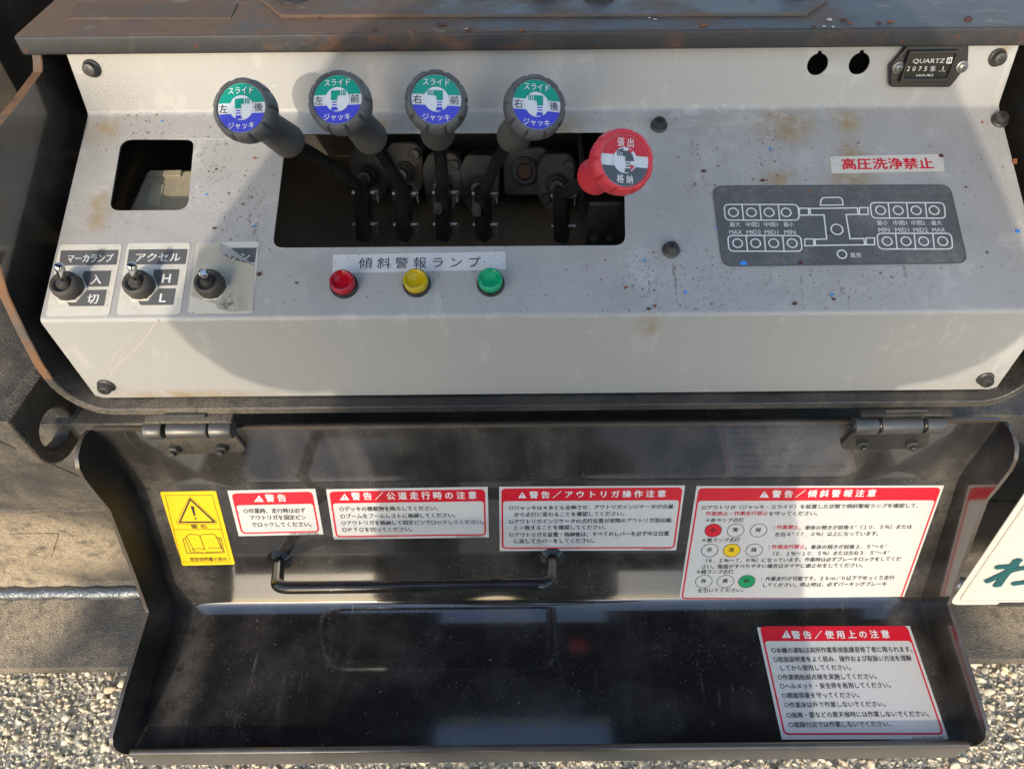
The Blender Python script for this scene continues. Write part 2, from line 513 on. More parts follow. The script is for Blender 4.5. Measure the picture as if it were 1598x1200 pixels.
M_PANEL = panel_material()
M_COVER = gloss_black('gloss_black_cover_paint', (.008, .008, .009), .11, coat=.7, cover=True)
M_COVERSIDE = gloss_black('gloss_black_flange_paint', (.012, .011, .010), .14, .5, coat=.5)
M_FLANGE = gloss_black('satin_black_flange_paint', (.014, .013, .012), .48, .8, coat=-.6)
M_COVEREDGE = gloss_black('worn_ground_tinted_edge_paint', (.060, .047, .036), .3, 1.0, coat=.3)  # brown base paints in the ground's reflection on the front lip
M_FRAME = rough_black('worn_black_frame_paint', (.018, .018, .018), .32, (.20, .17, .13), .55, 420, .22,
                      [(W(-.30, .40, .46), .09, 2.2), (W(-.37, .42, .45), .05, 1)])
M_SIDE = gloss_black('black_side_plate_paint', (.022, .020, .018), .16, .7, .12, coat=.4)
M_RIM = rust_steel('rusty_rim', (.04, .035, .03), (.26, .13, .06), .34, .55, .3)
M_TOP = rust_steel('rust_stained_top_plate', (.040, .040, .041), (.17, .11, .075), .40, .62, .5, (W(-.33, .60, TOPD), .62, .95))  # rust, weighted to the left to paint in the sunlit brown there
M_TOPEDGE = rust_steel('black_plate_edge', (.018, .018, .019), (.17, .085, .045), .52, .66, .22)
M_BEAM = rough_black('textured_black_chassis_paint', (.034, .033, .032), .42, (.42, .34, .235), .45, 520, .8,
                     [(Plane((.351, .9035), (.446, .8985)).hit(20, 950), .12, 1.0, .45), (Plane((.456, .879), (.456, .703)).hit(60, 850), .11, 1.6, .3), (W(-.66, .46, .8), .10, 1.6), (W(-.70, .55, .55), .12, 1.5), (W(.6, .40, .9), .10, 1)], .0022)
M_INNER = rough_black('grimy_interior', (.014, .012, .010), .6, (.10, .075, .045), .55, 160, .3)
M_INFLOOR = rough_black('dusty_interior_floor', (.15, .125, .085), .7, (.17, .14, .09), .8, 120, .3)
M_VALVE = rough_black('grimy_cast_iron', (.055, .052, .048), .5, (.20, .17, .12), .6, 240, .4)
M_ARM = gloss_black('black_lever_paint', (.012, .012, .012), .16, .4, .1, coat=.25)
M_BEAD = simple('sky_tinted_weld_bead', (.16, .175, .19), .22, .6, var=.3, scale=200, bump=(260, .9, .002))  # blue-grey colour paints in the sky's highlight along the bead
M_HANDLE = gloss_black('black_handle_paint', (.010, .010, .010), .14, .25, .05, coat=0.0)
M_RUBBER = simple('grey_black_rubber', (.078, .079, .082), .55, dust=((.20, .19, .18), .46, .68, .5), bump=(900, .3, .0006), scale=90)
M_BOOT = simple('brown_black_rubber_boot', (.045, .040, .036), .6, dust=((.22, .19, .15), .5, .68, .45), bump=(700, .2, .0006), scale=90)
M_RED = simple('red_rubber', (.66, .04, .055), .48, var=.1, dust=((.45, .20, .18), .55, .75, .3), bump=(900, .25, .0005), scale=90, Subsurface_Weight=.0)
M_SCREW = simple('dull_black_zinc', (.060, .060, .058), .42, .5, dust=((.25, .22, .18), .48, .7, .5), bump=(900, .2, .0005), scale=150)
M_STEEL = simple('bright_steel', (.62, .61, .60), .16, 1.0, var=.06)
M_DULLSTEEL = simple('worn_hinge_steel', (.12, .118, .115), .40, .55, var=.25, dust=((.20, .17, .13), .52, .7, .5), bump=(500, .15, .0005), scale=80)
M_PIN = simple('zinc_pin', (.26, .255, .24), .45, .8, var=.25, scale=300)
M_WHITE = simple('white_vinyl', (.58, .575, .555), .34, var=.03, dust=((.50, .47, .42), .54, .72, .45), scale=40, specks=((520, .24, .2, .75), (230, .16, .12, .7)), Coat_Weight=.2)
M_WHITE_OLD = simple('aged_silver_vinyl', (.56, .565, .57), .42, var=.08, dust=((.40, .38, .35), .50, .66, .7), scale=60, specks=((520, .3, .2, .8), (260, .2, .1, .8)))
M_CREAM = simple('cream_vinyl', (.58, .56, .50), .42, var=.05, dust=((.45, .41, .34), .50, .68, .7), scale=60, specks=((480, .26, .2, .85), (240, .18, .12, .8)))
M_REDINK = simple('red_print', (.62, .010, .028), .34, var=.06, dust=((.55, .15, .14), .64, .8, .3), scale=40)
M_BLACKINK = simple('black_print', (.018, .018, .018), .4, var=.05)
M_WHITEINK = simple('white_print', (.74, .73, .71), .4, var=.04)
M_FADEINK = simple('worn_white_print', (.74, .74, .72), .5, var=.08, dust=((.25, .25, .25), .60, .70, .7), scale=160)
M_YELLOW = simple('yellow_vinyl', (.80, .52, .006), .36, var=.04, dust=((.62, .45, .12), .62, .78, .4), scale=40)
M_YELINK = simple('yellow_print', (.78, .52, .01), .36)
M_GRNINK = simple('green_print', (.0, .30, .11), .36)
M_GREYINK = simple('grey_print', (.105, .108, .11), .45, var=.1, dust=((.25, .24, .22), .55, .7, .4), scale=90)
M_DISPLAY = simple('dark_grey_display_film', (.105, .108, .11), .36, var=.15, dust=((.22, .205, .185), .44, .68, .75), scale=45, specks=((420, .24, .3, .8), (220, .2, .15, .8)))
M_TEAL = simple('teal_print', (.0, .27, .20), .3, var=.04)
M_BLUE = simple('blue_print', (.045, .055, .52), .3, var=.04)
M_SLATE = simple('slate_print', (.075, .085, .10), .32, var=.05)
M_BADGEWHITE = simple('badge_white', (.60, .63, .66), .3, var=.03)
M_BADGERED = simple('badge_red', (.52, .02, .03), .3, var=.04)
M_METER = simple('black_meter_plastic', (.012, .012, .013), .28, var=.1, dust=((.12, .11, .10), .56, .7, .3))
M_METERFACE = simple('meter_face', (.010, .011, .012), .12)
M_DIGIT = simple('meter_digits', (.70, .70, .66), .4)
M_GAUGE = simple('dusty_olive_plastic', (.44, .385, .26), .6, dust=((.27, .24, .18), .45, .66, .7), bump=(700, .3, .0007), scale=80)
M_GAUGEWIN = simple('dusty_gauge_window', (.52, .49, .32), .45, dust=((.30, .27, .20), .45, .66, .6), scale=80)
M_FLAKEBLUE = simple('blue_paint_flake', (.05, .26, .72), .5)
M_FLAKERUST = simple('rust_flake', (.26, .085, .03), .85, var=.4, scale=300, bump=(600, .6, .001))
M_FLAKEDARK = simple('dark_rust_flake', (.10, .035, .022), .85, var=.4, scale=300, bump=(600, .6, .001))
M_FLAKEPALE = simple('pale_grit', (.55, .50, .42), .8, var=.2, scale=300)
M_PLATE = simple('number_plate_enamel', (.56, .545, .50), .35, var=.03, dust=((.52, .47, .38), .55, .72, .5), scale=30)
M_PLATEGREEN = simple('number_plate_green', (.008, .085, .095), .4)
M_CLOTH = simple('dark_navy_workwear', (.035, .04, .055), .85, bump=(500, .3, .001))
M_TROUSER = simple('charcoal_trousers', (.04, .04, .042), .85, bump=(500, .3, .001))
M_SKIN = simple('skin', (.50, .30, .21), .5, var=.06)
M_HAIR = simple('black_hair', (.012, .010, .009), .5)
M_PHONE = simple('phone_black_glass', (.01, .01, .011), .08)
M_SHOE = simple('black_work_shoe', (.02, .02, .02), .5)

def lamp_mat(name, col):
    t = NT(name)
    m = t.done(col, .12, 0, Transmission_Weight=.55, IOR=1.45, Coat_Weight=.3)
    return m
M_LRED = lamp_mat('red_lamp_plastic', (.72, .01, .03))
M_LYEL = lamp_mat('yellow_lamp_plastic', (.90, .66, .01))
M_LGRN = lamp_mat('green_lamp_plastic', (.01, .60, .26))

def film_mat():
    t = NT('yellowed_clear_film')
    c = t.mix(t.noise(40, 5), (.50, .48, .40), (.60, .585, .51))
    d = t.spot(MAIN.hit(360, 475), .014, 1.2)
    c = t.mix(t.math('MULTIPLY', d, t.step(t.noise(200, 4, .7), .42, .6, 0, .9)), c, (.08, .07, .06))
    t.bump(t.noise(90, 4), .3, .001)
    return t.done(c, .35, 0, Alpha=.52)
M_FILM = film_mat()

# ------------------------------------------------------------------ ground
def ground_material(name='yard_ground', light=((.07, .07, .072), (.15, .15, .15)), dark=(.045, .045, .045)):
    t = NT(name)
    v = t.n('ShaderNodeTexVoronoi'); t.put(v.inputs['Vector'], t.pos); v.inputs['Scale'].default_value = 95
    sep = t.n('ShaderNodeSeparateColor'); t.t.links.new(v.outputs['Color'], sep.inputs[0])
    c = t.mix(sep.outputs[0], light[0], light[1])
    c = t.mix(t.math('MULTIPLY', t.step(v.outputs['Distance'], .35, .75), .6), c, dark)
    t.bump(t.math('SUBTRACT', 1.0, v.outputs['Distance']), .8, .006)
    return t.done(c, .85)
mb = MB()
mb.box((1200, 1200, .05), Matrix.Translation((0, 0, -.025)), ground_material())
g = mb.build('ground', smooth=0); g['kind'] = 'structure'
mb = MB(); mb.box((9.0, 2.6, .003), Matrix.Translation((0, .85, .0025)), ground_material('gravel_fines', ((.40, .36, .28), (.66, .60, .48)), (.26, .23, .18)))
g = mb.build('gravel_bed', smooth=0); g['kind'] = 'structure'

def stone_material():
    t = NT('gravel_stones')
    a = t.n('ShaderNodeAttribute', attribute_name='tone')
    ramp = t.n('ShaderNodeValToRGB')
    t.t.links.new(a.outputs['Fac'], ramp.inputs[0])
    e = ramp.color_ramp.elements
    e[0].position, e[0].color = 0, (0.541, 0.490, 0.391, 1)
    e[1].position, e[1].color = 1, (0.811, 0.735, 0.573, 1)
    for p, c_ in ((.16, (0.668, 0.594, 0.454, 1)), (.35, (0.763, 0.653, 0.454, 1)), (.5, (0.779, 0.668, 0.460, 1)), (.62, (0.715, 0.639, 0.479, 1)), (.72, (0.572, 0.431, 0.290, 1)), (.82, (0.763, 0.683, 0.517, 1))):
        x = e.new(p); x.color = c_
    c = t.mix(t.math('MULTIPLY', t.step(t.noise(500, 4, .7), .45, .65), .35), ramp.outputs[0], (.40, .36, .29))
    t.bump(t.noise(700, 4, .6), .4, .001)
    return t.done(c, .8)

def gravel():
    b = bmesh.new(); bmesh.ops.create_icosphere(b, subdivisions=2, radius=1)
    bv = np.array([v.co[:] for v in b.verts]); b.verts.ensure_lookup_table()
    bf = np.array([[v.index for v in f.verts] for f in b.faces]); b.free()
    pts = []
    sp = .0070
    for y in np.arange(.20, .66, sp):
        for x in np.arange(-1.12, 1.02, sp):
            pts.append((x + rng.uniform(-.5, .5) * sp, y + rng.uniform(-.5, .5) * sp))
    n = len(pts); nv = len(bv)
    V = np.empty((n, nv, 3)); tone = np.empty((n, nv))
    for i, (x, y) in enumerate(pts):
        r = np.clip(rng.lognormal(math.log(.0036), .42), .0025, .013)
        d = bv / np.maximum(np.abs(bv @ rng.normal(size=(3,)) * .25 + 1), .6)[:, None]
        for _ in range(5):                                   # a few broken faces per stone
            nrm = rng.normal(size=3); nrm /= np.linalg.norm(nrm); lim = rng.uniform(.30, .7)
            over = np.maximum(d @ nrm - lim, 0); d = d - over[:, None] * nrm
        q, _ = np.linalg.qr(rng.normal(size=(3, 3)))
        d = (d * np.array([1, rng.uniform(.7, 1.0), rng.uniform(.5, .8)])) @ q.T * r
        V[i] = d + np.array([x, y, r * rng.uniform(.0, .55) + .003])
        tone[i] = rng.uniform(0, 1)
    F = (bf[None] + (np.arange(n) * nv)[:, None, None]).reshape(-1)
    me = bpy.data.meshes.new('gravel')
    me.vertices.add(n * nv); me.vertices.foreach_set('co', V.ravel().astype('f'))
    nf = n * len(bf)
    me.loops.add(nf * 3); me.loops.foreach_set('vertex_index', F.astype('i'))
    me.polygons.add(nf); me.polygons.foreach_set('loop_start', np.arange(0, nf * 3, 3, dtype='i'))
    at = me.attributes.new('tone', 'FLOAT', 'POINT'); at.data.foreach_set('value', tone.ravel().astype('f'))
    me.update(); me.validate()
    me.materials.append(stone_material())
    o = bpy.data.objects.new('gravel', me); COL.objects.link(o)
    tag(o, 'loose beige and grey gravel on the ground below the truck', 'gravel', kind='stuff')
gravel()

# ------------------------------------------------------------------ truck structure behind the box
def yz(*pts): return [(y, CAM_Z - d) for y, d in pts]
beam = thing('chassis_beam', W(0, .6, .92), 'black textured steel chassis beam with dusty ledge behind the open cover', 'chassis beam')
mb = MB()
mb.prism_x(yz((.80, .55), (.45, .55), (.45, .70), (.456, .703), (.456, .879), (.446, .8985), (.352, .9035), (.352, .920), (.80, .920)), -1.35, 1.25, M_BEAM, .0015)
mb.build('beam', beam, 40)
mb = MB()
for x0, x1 in ((-1.35, -.30), (.30, 1.25)):
    pth = [W(x0 + (x1 - x0) * k / 60, .4535, .7035) + Vector((0, random.uniform(-.0006, .0006), random.uniform(-.0008, .0008))) for k in range(61)]
    mb.tube(pth, [.0042 + .0007 * math.sin(k * 1.9) for k in range(61)], M_BEAM, 8)
    pth = [W(x0 + (x1 - x0) * k / 80, .4475, .8945) + Vector((0, random.uniform(-.0008, .0008), random.uniform(-.0008, .0008))) for k in range(81)]
    mb.tube(pth, [.0095 + .0012 * math.sin(k * 2.3) for k in range(81)], M_BEAD, 12)
mb.build('weld_seam', beam)
mb = MB()     # gusset beside the lug
a = [(-.62, .552), (-.56, .552), (-.44, .698), (-.62, .698)]
mb.flat([[(x, -d) for x, d in a]], Matrix.Translation((0, .4490, CAM_Z)) @ Matrix.Rotation(R(90), 4, 'X'), .004, M_BEAM)
mb.build('gusset', beam)
mb = MB()
q = [Plane((.456, .879), (.456, .703)).hit(x, y) for x, y in ((16, 832), (92, 831), (80, 868), (2, 870))]
mb.flat([[(v.x, v.z) for v in q]], Matrix.Translation((0, .4545, 0)) @ Matrix.Rotation(R(90), 4, 'X'), .0012, M_BEAM)
mb.build('painted_over_label', beam, label='small painted over rectangle on the beam')

body = MB()
body.box((.9, .5, 1.0), Matrix.Translation(W(-.98, .97, .05)), M_INNER, .006)
body.box((2.6, .4, .9), Matrix.Translation(W(0, 1.10, .70)), M_INNER, .006)
o = body.build('truck_body'); tag(o, 'black truck body in shade behind the left end of the control box', 'truck body')

# tow lug with a hole
LC = W(-.472, .440, .545)
lug = thing('tow_lug', LC, 'thick black steel lug with a round hole beside the left cover corner', 'lug')
ml = Matrix.Translation(LC) @ Matrix.Rotation(R(84), 4, 'Z') @ Matrix.Rotation(R(90), 4, 'X') @ Matrix.Scale(1.0, 4)
mb = MB()
outline = [(-.033, .052), (.033, .052)] + [(x, y) for x, y in circle((0, 0), .033, 20, None, 0, -math.pi)]
mb.flat([outline, circle((0, .002), .0195, 28)], ml @ Matrix.Translation((0, 0, .008)), .016, M_BEAM, .0025)
mb.build('lug_plate', lug, 40)

# ------------------------------------------------------------------ control box housing
box = thing('control_box', W(0, .6, .47), 'black steel box of the outrigger controls with a rusty top plate', 'control box')
mb = MB()
mb.box((.806, .62, .015), Matrix.Translation(W(0, .5736 + .31, TOPD + .0075)), M_TOP, .0025, 3)
o = mb.build('top_plate', box, 40)
o.data.materials.append(M_TOPEDGE)
for p in o.data.polygons:
    if p.normal.y < -.6: p.material_index = 1
mb = MB()
pl = [TOP.uv(x, y) for x, y in ((1292, 4), (1258, 27), (440, 30), (406, 2))]
pl = [(p.x, p.y) for p in pl] + [(pl[3].x, .45), (pl[0].x, .45)]
mb.flat([round_poly(pl, .004)], TOP.at((0, 0), .003), .003, M_TOP, .0008)
mb.build('raised_plate', box, 40)
mb = MB()
pl = [TOP.uv(x, y) for x, y in ((108, 30), (360, 30), (371, 7), (121, 8))]
mb.flat([[(p.x, p.y) for p in pl]], TOP.at((0, 0), .0008), .0008, M_TOP)
mb.build('old_label', box, label='flat rectangular painted over label on the left of the top plate')
for x, y, rr in ((461, 3, .009), (935, 4, .008), (1236, -4, .009)):
    mb = MB(); m = TOP.at(TOP.uv(x, y), .003)
    mb.lathe([(0, .0025), (rr * .6, .0025), (rr * .62, .0022), (rr * 1.5, .0018), (rr * 1.5, 0)], m, M_TOPEDGE, 24)
    mb.lathe([(0, .008), (rr * .7, .008), (rr * .85, .0065), (rr * .85, .0015)], m, M_TOPEDGE, 6)
    mb.build('bolt', box)
mb = MB()
mb.box((.021, .02, .012), TOP.at(TOP.uv(851, -2), .007), M_TOPEDGE, .002)
mb.build('square_lug', box)

# bent rim: side plates, rounded lower corners and bottom lip in one strip
FR_D = [.2516, .2570, .2625, .2660, .2684, .285, .305, .325, .355, .385, .413, .446, .4640, .48]
FR_Y = [.5800, .5765, .5706, .5334, .4879, .458, .438, .425, .411, .404, .3986, .397, .3945, .3945]
def front_y(d): return float(np.interp(d, FR_D, FR_Y))
path = [(-.392, d) for d in FR_D if d < .43]
cr = .034
path += [(-.392 + cr - cr * math.cos(a), .4640 - cr + cr * math.sin(a)) for a in np.linspace(0, math.pi / 2, 9)]
path += [(x, .4640) for x in np.linspace(-.34, .34, 18)]
path = path + [(-x, d) for x, d in path[::-1] if x < -.345]
b = bmesh.new(); rows = []
for i, (x, d) in enumerate(path):
    a_, c_ = path[max(i - 1, 0)], path[min(i + 1, len(path) - 1)]
    tx, td = c_[0] - a_[0], c_[1] - a_[1]; L = math.hypot(tx, td); nx, nd = -td / L, tx / L   # outward
    th = .0075
    # outward for a path that goes down the left side, right along the bottom, up the right side
    ox, od = (x + nx * th, d + nd * th)
    y0 = front_y(d)
    rows.append([b.verts.new(W(x, .80, d)), b.verts.new(W(x, y0 + .0008, d)), b.verts.new(W(x + nx * .0008, y0, d + nd * .0008)),
                 b.verts.new(W(ox - nx * .0008, y0, od - nd * .0008)), b.verts.new(W(ox, y0 + .0008, od)), b.verts.new(W(ox, .80, od))])
for A, B in zip(rows, rows[1:]):
    for k in range(5):
        f = b.faces.new((A[k], A[k + 1], B[k + 1], B[k]))
        dn = CAM_Z - f.calc_center_median().z
        f.material_index = 2 if dn > .432 else (1 if k in (1, 2, 3) and dn < .425 else 0)
b.faces.new(rows[0]); b.faces.new(rows[-1][::-1])
bmesh.ops.recalc_face_normals(b, faces=b.faces)
mb = MB(); mb.mi(M_SIDE); mb.mi(M_RIM); mb.mi(M_FRAME)
me = bpy.data.meshes.new('t'); b.to_mesh(me); b.free()
mb.bm.from_mesh(me)
mb.build('rim_frame', box, 30)
# inside of the box
mb = MB()
mb.box((.79, .004, .26), Matrix.Translation(W(0, .79, .36)), M_INNER)
mb.build('back_wall', box, 0)
mb = MB(); mb.box((.776, .375, .003), Matrix.Translation(W(0, .60, .4590)), M_INFLOOR)
mb.build('inner_floor', box, 0)

# ------------------------------------------------------------------ grey control panel
panel = thing('control_console', W(0, .49, .37), 'light grey folded sheet metal panel with lever slot and stickers', 'control panel')
HW = .375
rb = .0035
def along(a, b_, t):
    v = Vector((b_[0] - a[0], b_[1] - a[1])); v = v.normalized() * t
    return (a[0] + v.x, a[1] + v.y)
mb = MB()
# sloped face with its openings
vlen = (Vector(C1_) - Vector(C2_)).length
def loop_px(pl, pts, r): return round_poly([tuple(pl.uv(x, y)) for x, y in pts], r)
slot = loop_px(MAIN, [(425, 387), (976, 383), (973, 206), (447, 209)], .009)
win = loop_px(MAIN, [(170, 329), (293, 328), (303, 217), (189, 217)], .009)
SLOT_UV = [tuple(MAIN.uv(x, y)) for x, y in ((425, 387), (976, 383), (973, 206), (447, 209))]
mb.flat([[(-HW, rb), (HW, rb), (HW, vlen - rb), (-HW, vlen - rb)], slot, win], MAIN.M, .0, M_PANEL)
# upstand with its round holes
ulen = (Vector(T_) - Vector(C1_)).length
holes = []
for x, y in ((1276, 101), (1341, 100)):
    c = UP.uv(x, y); r0 = .0083
    holes.append(circle(c, r0, 26, None, math.pi / 2 + .22, math.pi / 2 - .22 + 2 * math.pi) + [(c.x + .0016, c.y + r0 + .0018), (c.x - .0016, c.y + r0 + .0018)])
mb.flat([[(-HW, rb), (HW, rb), (HW, ulen), (-HW, ulen)]] + holes, UP.M, .0, M_PANEL)
# bends and front face
def bend(a, p, c):
    pts = fillet([a, p, c], [rb], 6)[1:-1]
    mb.strip([(q[0], CAM_Z - q[1]) for q in pts], -HW, HW, M_PANEL)
bend(T_, C1_, C2_); bend(C1_, C2_, B_)
p0 = along(C2_, B_, rb)
mb.strip([(p0[0], CAM_Z - p0[1]), (B_[0], CAM_Z - B_[1])], -HW, HW, M_PANEL)
bmesh.ops.remove_doubles(mb.bm, verts=mb.bm.verts, dist=1e-4)
bmesh.ops.recalc_face_normals(mb.bm, faces=mb.bm.faces)
for f in mb.bm.faces:
    if f.normal.dot(MAIN.n) < 0: f.normal_flip()
o = mb.build('panel_sheet', panel, 25)
solidify(o, .0018)
wm = o.modifiers.new('weighted', 'WEIGHTED_NORMAL'); wm.keep_sharp = True; wm.weight = 100; wm.mode = 'FACE_AREA'

def printed_rect(pl, px, r, mat, off, thick=.0002):
    return pl, loop_px(pl, px, r), mat, off, thick

def sticker(name, pl, px, r, mat, parent, label=None, off=.0004, thick=.0003):
    mb = MB(); mb.flat([loop_px(pl, px, r)], pl.at((0, 0), off), thick, mat)
    return mb.build(name, parent, 0, label)

def crop(ox, oy, s): return lambda x, y: (ox + x / s, oy + y / s)

def put_text(mb, pl, cr_, body, x0, x1, y, h, mat, off, bold=.012, res=2):
    a = pl.uv(*cr_(x0, y), off); c = pl.uv(*cr_(x1, y), off); m = pl.uv(*cr_((x0 + x1) / 2, y), off)
    t, bt = pl.uv(*cr_((x0 + x1) / 2, y - h / 2), off), pl.uv(*cr_((x0 + x1) / 2, y + h / 2), off)
    mb.text(body, pl.at((0, 0), off), a.x, c.x, m.y, (t - bt).length, mat, bold, res)

def loop_c(pl, cr_, pts, r, off=0.0): return round_poly([tuple(pl.uv(*cr_(x, y), off)) for x, y in pts], r)

for k, pts in enumerate((((247, 499), (236, 514), (222, 533), (200, 556), (186, 566), (176, 578), (172, 588)), ((212, 518), (196, 535), (180, 552), (173, 566), (171, 580)))):
    mb = MB(); mb.stroke([tuple(FRONT.uv(x, y)) for x, y in pts], .0006 - .0002 * k, FRONT.at((0, 0), .00025), M_FLAKEPALE)
    mb.build('paint_scratch', panel, 0)
# tilt lamp caption
st = sticker('caption_sticker', MAIN, [(520, 398), (789, 393), (790, 421), (519, 427)], .0006, M_WHITE_OLD, panel, 'silver caption sticker with black characters above the three lamps')
mb = MB(); put_text(mb, MAIN, crop(0, 0, 1), '傾 斜 警 報 ラ ン プ', 560, 750, 410, 17, M_BLACKINK, .0006, .0)
mb.build('lettering', st, 0)
# high pressure washing forbidden
k4 = crop(1098, 0, 3.196)
st = sticker('red_warning_sticker', MAIN, [k4(628, 783), k4(1192, 770), k4(1200, 856), k4(638, 866)], .002, M_CREAM, panel, 'white sticker with red characters on the right of the panel')
mb = MB(); put_text(mb, MAIN, k4, '高圧洗浄禁止', 690, 1145, 817, 54, M_REDINK, .0006, .022)
mb.build('lettering', st, 0)

# switch stickers
k5 = crop(0, 350, 3.196)
def switch_sticker(outer, cells, words, label):
    st = sticker('switch_sticker', MAIN, [k5(*p) for p in outer], .003, M_CREAM, panel, label)
    mb = MB()
    for q in cells: mb.fill(loop_c(MAIN, k5, q, .0006), MAIN.at((0, 0), .00055), M_GREYINK)
    mb.build('caption_fields', st, 0)
    mb = MB()
    for w, x0, x1, y, h, b_ in words: put_text(mb, MAIN, k5, w, x0, x1, y, h, M_WHITEINK, .0007, b_)
    mb.build('lettering', st, 0)
switch_sticker([(300, 103), (612, 100), (545, 455), (228, 462)], [[(305, 133), (594, 130), (583, 204), (297, 208)], [(421, 235), (558, 233), (544, 312), (400, 314)], [(405, 330), (536, 328), (521, 409), (350, 411), (335, 390)]],
               [('マーカランプ', 337, 562, 170, 42, .012), ('入', 455, 507, 275, 48, .015), ('切', 436, 490, 372, 48, .015)], 'cream switch sticker headed with marker lamp characters, leftmost of three')
switch_sticker([(637, 97), (952, 93), (900, 450), (582, 452)], [[(645, 128), (938, 126), (927, 201), (634, 204)], [(770, 228), (898, 226), (886, 306), (762, 310)], [(775, 322), (880, 322), (866, 404), (705, 406), (690, 388)]],
               [('アクセル', 678, 900, 165, 44, .015), ('H', 811, 850, 269, 44, .02), ('L', 797, 828, 366, 44, .02)], 'cream switch sticker marked H and L, in the middle of three')
switch_sticker([(985, 92), (1293, 88), (1262, 443), (937, 447)], [[(993, 122), (1282, 119), (1272, 192), (984, 196)]],
               [('エンジン', 1020, 1245, 163, 44, .012)], 'cream switch sticker under torn yellowed film, rightmost of three')
mb = MB()
film = [(988, 100), (1102, 96), (1110, 150), (1160, 178), (1270, 205), (1262, 436), (1150, 440), (1090, 425), (1078, 400), (1020, 385), (955, 362)]
mb.flat([loop_c(MAIN, k5, film, .0008)], MAIN.at((0, 0), .0011), .0001, M_FILM)
b = bmesh.new()     # the curled flap
fl = [(1102, 96), (1160, 128), (1215, 168), (1274, 214), (1240, 207), (1185, 190), (1130, 172), (1108, 140)]
base = [MAIN.uv(*k5(x, y)) for x, y in fl]
hs = [.0012, .0012, .0012, .0012, .006, .0095, .0075, .004]
vs = [b.verts.new(MAIN.M @ Vector((p.x, p.y, h))) for p, h in zip(base, hs)]
for q in ((0, 1, 6, 7), (1, 2, 5, 6), (2, 3, 4, 5)): b.faces.new([vs[i] for i in q])
mb.addbm(b, Matrix(), M_CREAM)
mb.build('torn_film', panel, 60, 'torn yellowed clear film peeling off a switch sticker')

# outrigger indicator display
k8 = crop(1098, 350, 3.196)
dsp = thing_part = sticker('indicator_display', MAIN, [(1112, 292), (1481, 290), (1509, 411), (1128, 416)], .008, M_DISPLAY, panel, 'dark grey outrigger indicator display with white line drawing', .0006, .0005)
mb = MB()
mb.stroke(loop_px(MAIN, [(1112, 292), (1481, 290), (1509, 411), (1128, 416)], .008), .0012, MAIN.at((0, 0), .0008), M_GREYINK, True)
mb.build('display_border', dsp, 0)
mb = MB(); LW = .0010
Z = MAIN.at((0, 0), .0009)
def uvs(cr_, pts): return [tuple(MAIN.uv(*cr_(x, y))) for x, y in pts]
def ring(cr_, x, y, r):
    c = MAIN.uv(*cr_(x, y)); r_ = (MAIN.uv(*cr_(x + r, y)) - c).length
    mb.stroke(circle(c, r_, 24), LW, Z, M_FADEINK, True)
def block(cr_, x0, x1, y0, y1, divs, cxs, cy, sk=0):
    mb.stroke(round_poly(uvs(cr_, [(x0 + sk, y1), (x1 + sk, y1), (x1, y0), (x0, y0)]), .004), LW, Z, M_FADEINK, True)
    for d in divs: mb.stroke(uvs(cr_, [(d, y0), (d + sk, y1)]), LW, Z, M_FADEINK)
    for cx in cxs: ring(cr_, cx, cy, 24)
block(k4, 100, 468, 1024, 1102, (190, 278, 370), (147, 237, 325, 410), 1063, 8)
block(k4, 828, 1196, 1015, 1092, (918, 1010, 1103), (880, 968, 1057, 1147), 1053, 8)
block(k8, 118, 482, 60, 138, (210, 300, 392), (168, 258, 348, 440), 98, 8)
block(k8, 862, 1232, 49, 127, (955, 1047, 1140), (913, 1007, 1095, 1190), 88, 8)
for cr_, x0, x1, y0, y1 in ((k4, 476, 522, 1043, 1077), (k4, 775, 818, 1040, 1074), (k8, 503, 548, 77, 111), (k8, 808, 850, 72, 106)):
    mb.stroke(uvs(cr_, [(x0, y1), (x1, y1), (x1, y0), (x0, y0)]), LW, Z, M_FADEINK, True)
out = [k4(527, 1044), k4(763, 1041), k4(770, 1073), k4(708, 1074), k8(728, 76), k8(797, 75), k8(802, 106), k8(556, 109), k8(553, 79), k8(612, 77), k4(598, 1076), k4(532, 1077)]
mb.stroke([tuple(MAIN.uv(*p)) for p in out], LW, Z, M_FADEINK, True)
mb.stroke(round_poly(uvs(k4, [(580, 1028), (693, 1026), (688, 988), (585, 990)]), [0, 0, .005, .005]), LW, Z, M_FADEINK, True)
ring(k4, 663, 1148, 29); ring(k8, 688, 153, 23)
mb.build('line_drawing', dsp, 0)
mb = MB()
for ws, xs, y, h, hw in ((('最大', '中間2', '中間1', '最小'), (157, 245, 335, 425), 1120, 24, (26, 34, 34, 26)), (('MAX', 'MID2', 'MID1', 'MIN'), (160, 250, 338, 430), 1158, 22, (32, 36, 34, 28)),
                         (('最小', '中間1', '中間2', '最大'), (892, 980, 1070, 1162), 1112, 24, (26, 34, 34, 26)), (('MIN', 'MID1', 'MID2', 'MAX'), (900, 990, 1082, 1172), 1147, 22, (28, 34, 36, 32))):
    for w, x, q in zip(ws, xs, hw): put_text(mb, MAIN, k4, w, x - q, x + q, y, h, M_FADEINK, .0009, .004)
put_text(mb, MAIN, k8, '異常', 732, 785, 155, 24, M_FADEINK, .0009, .004)
mb.build('lettering', dsp, 0)

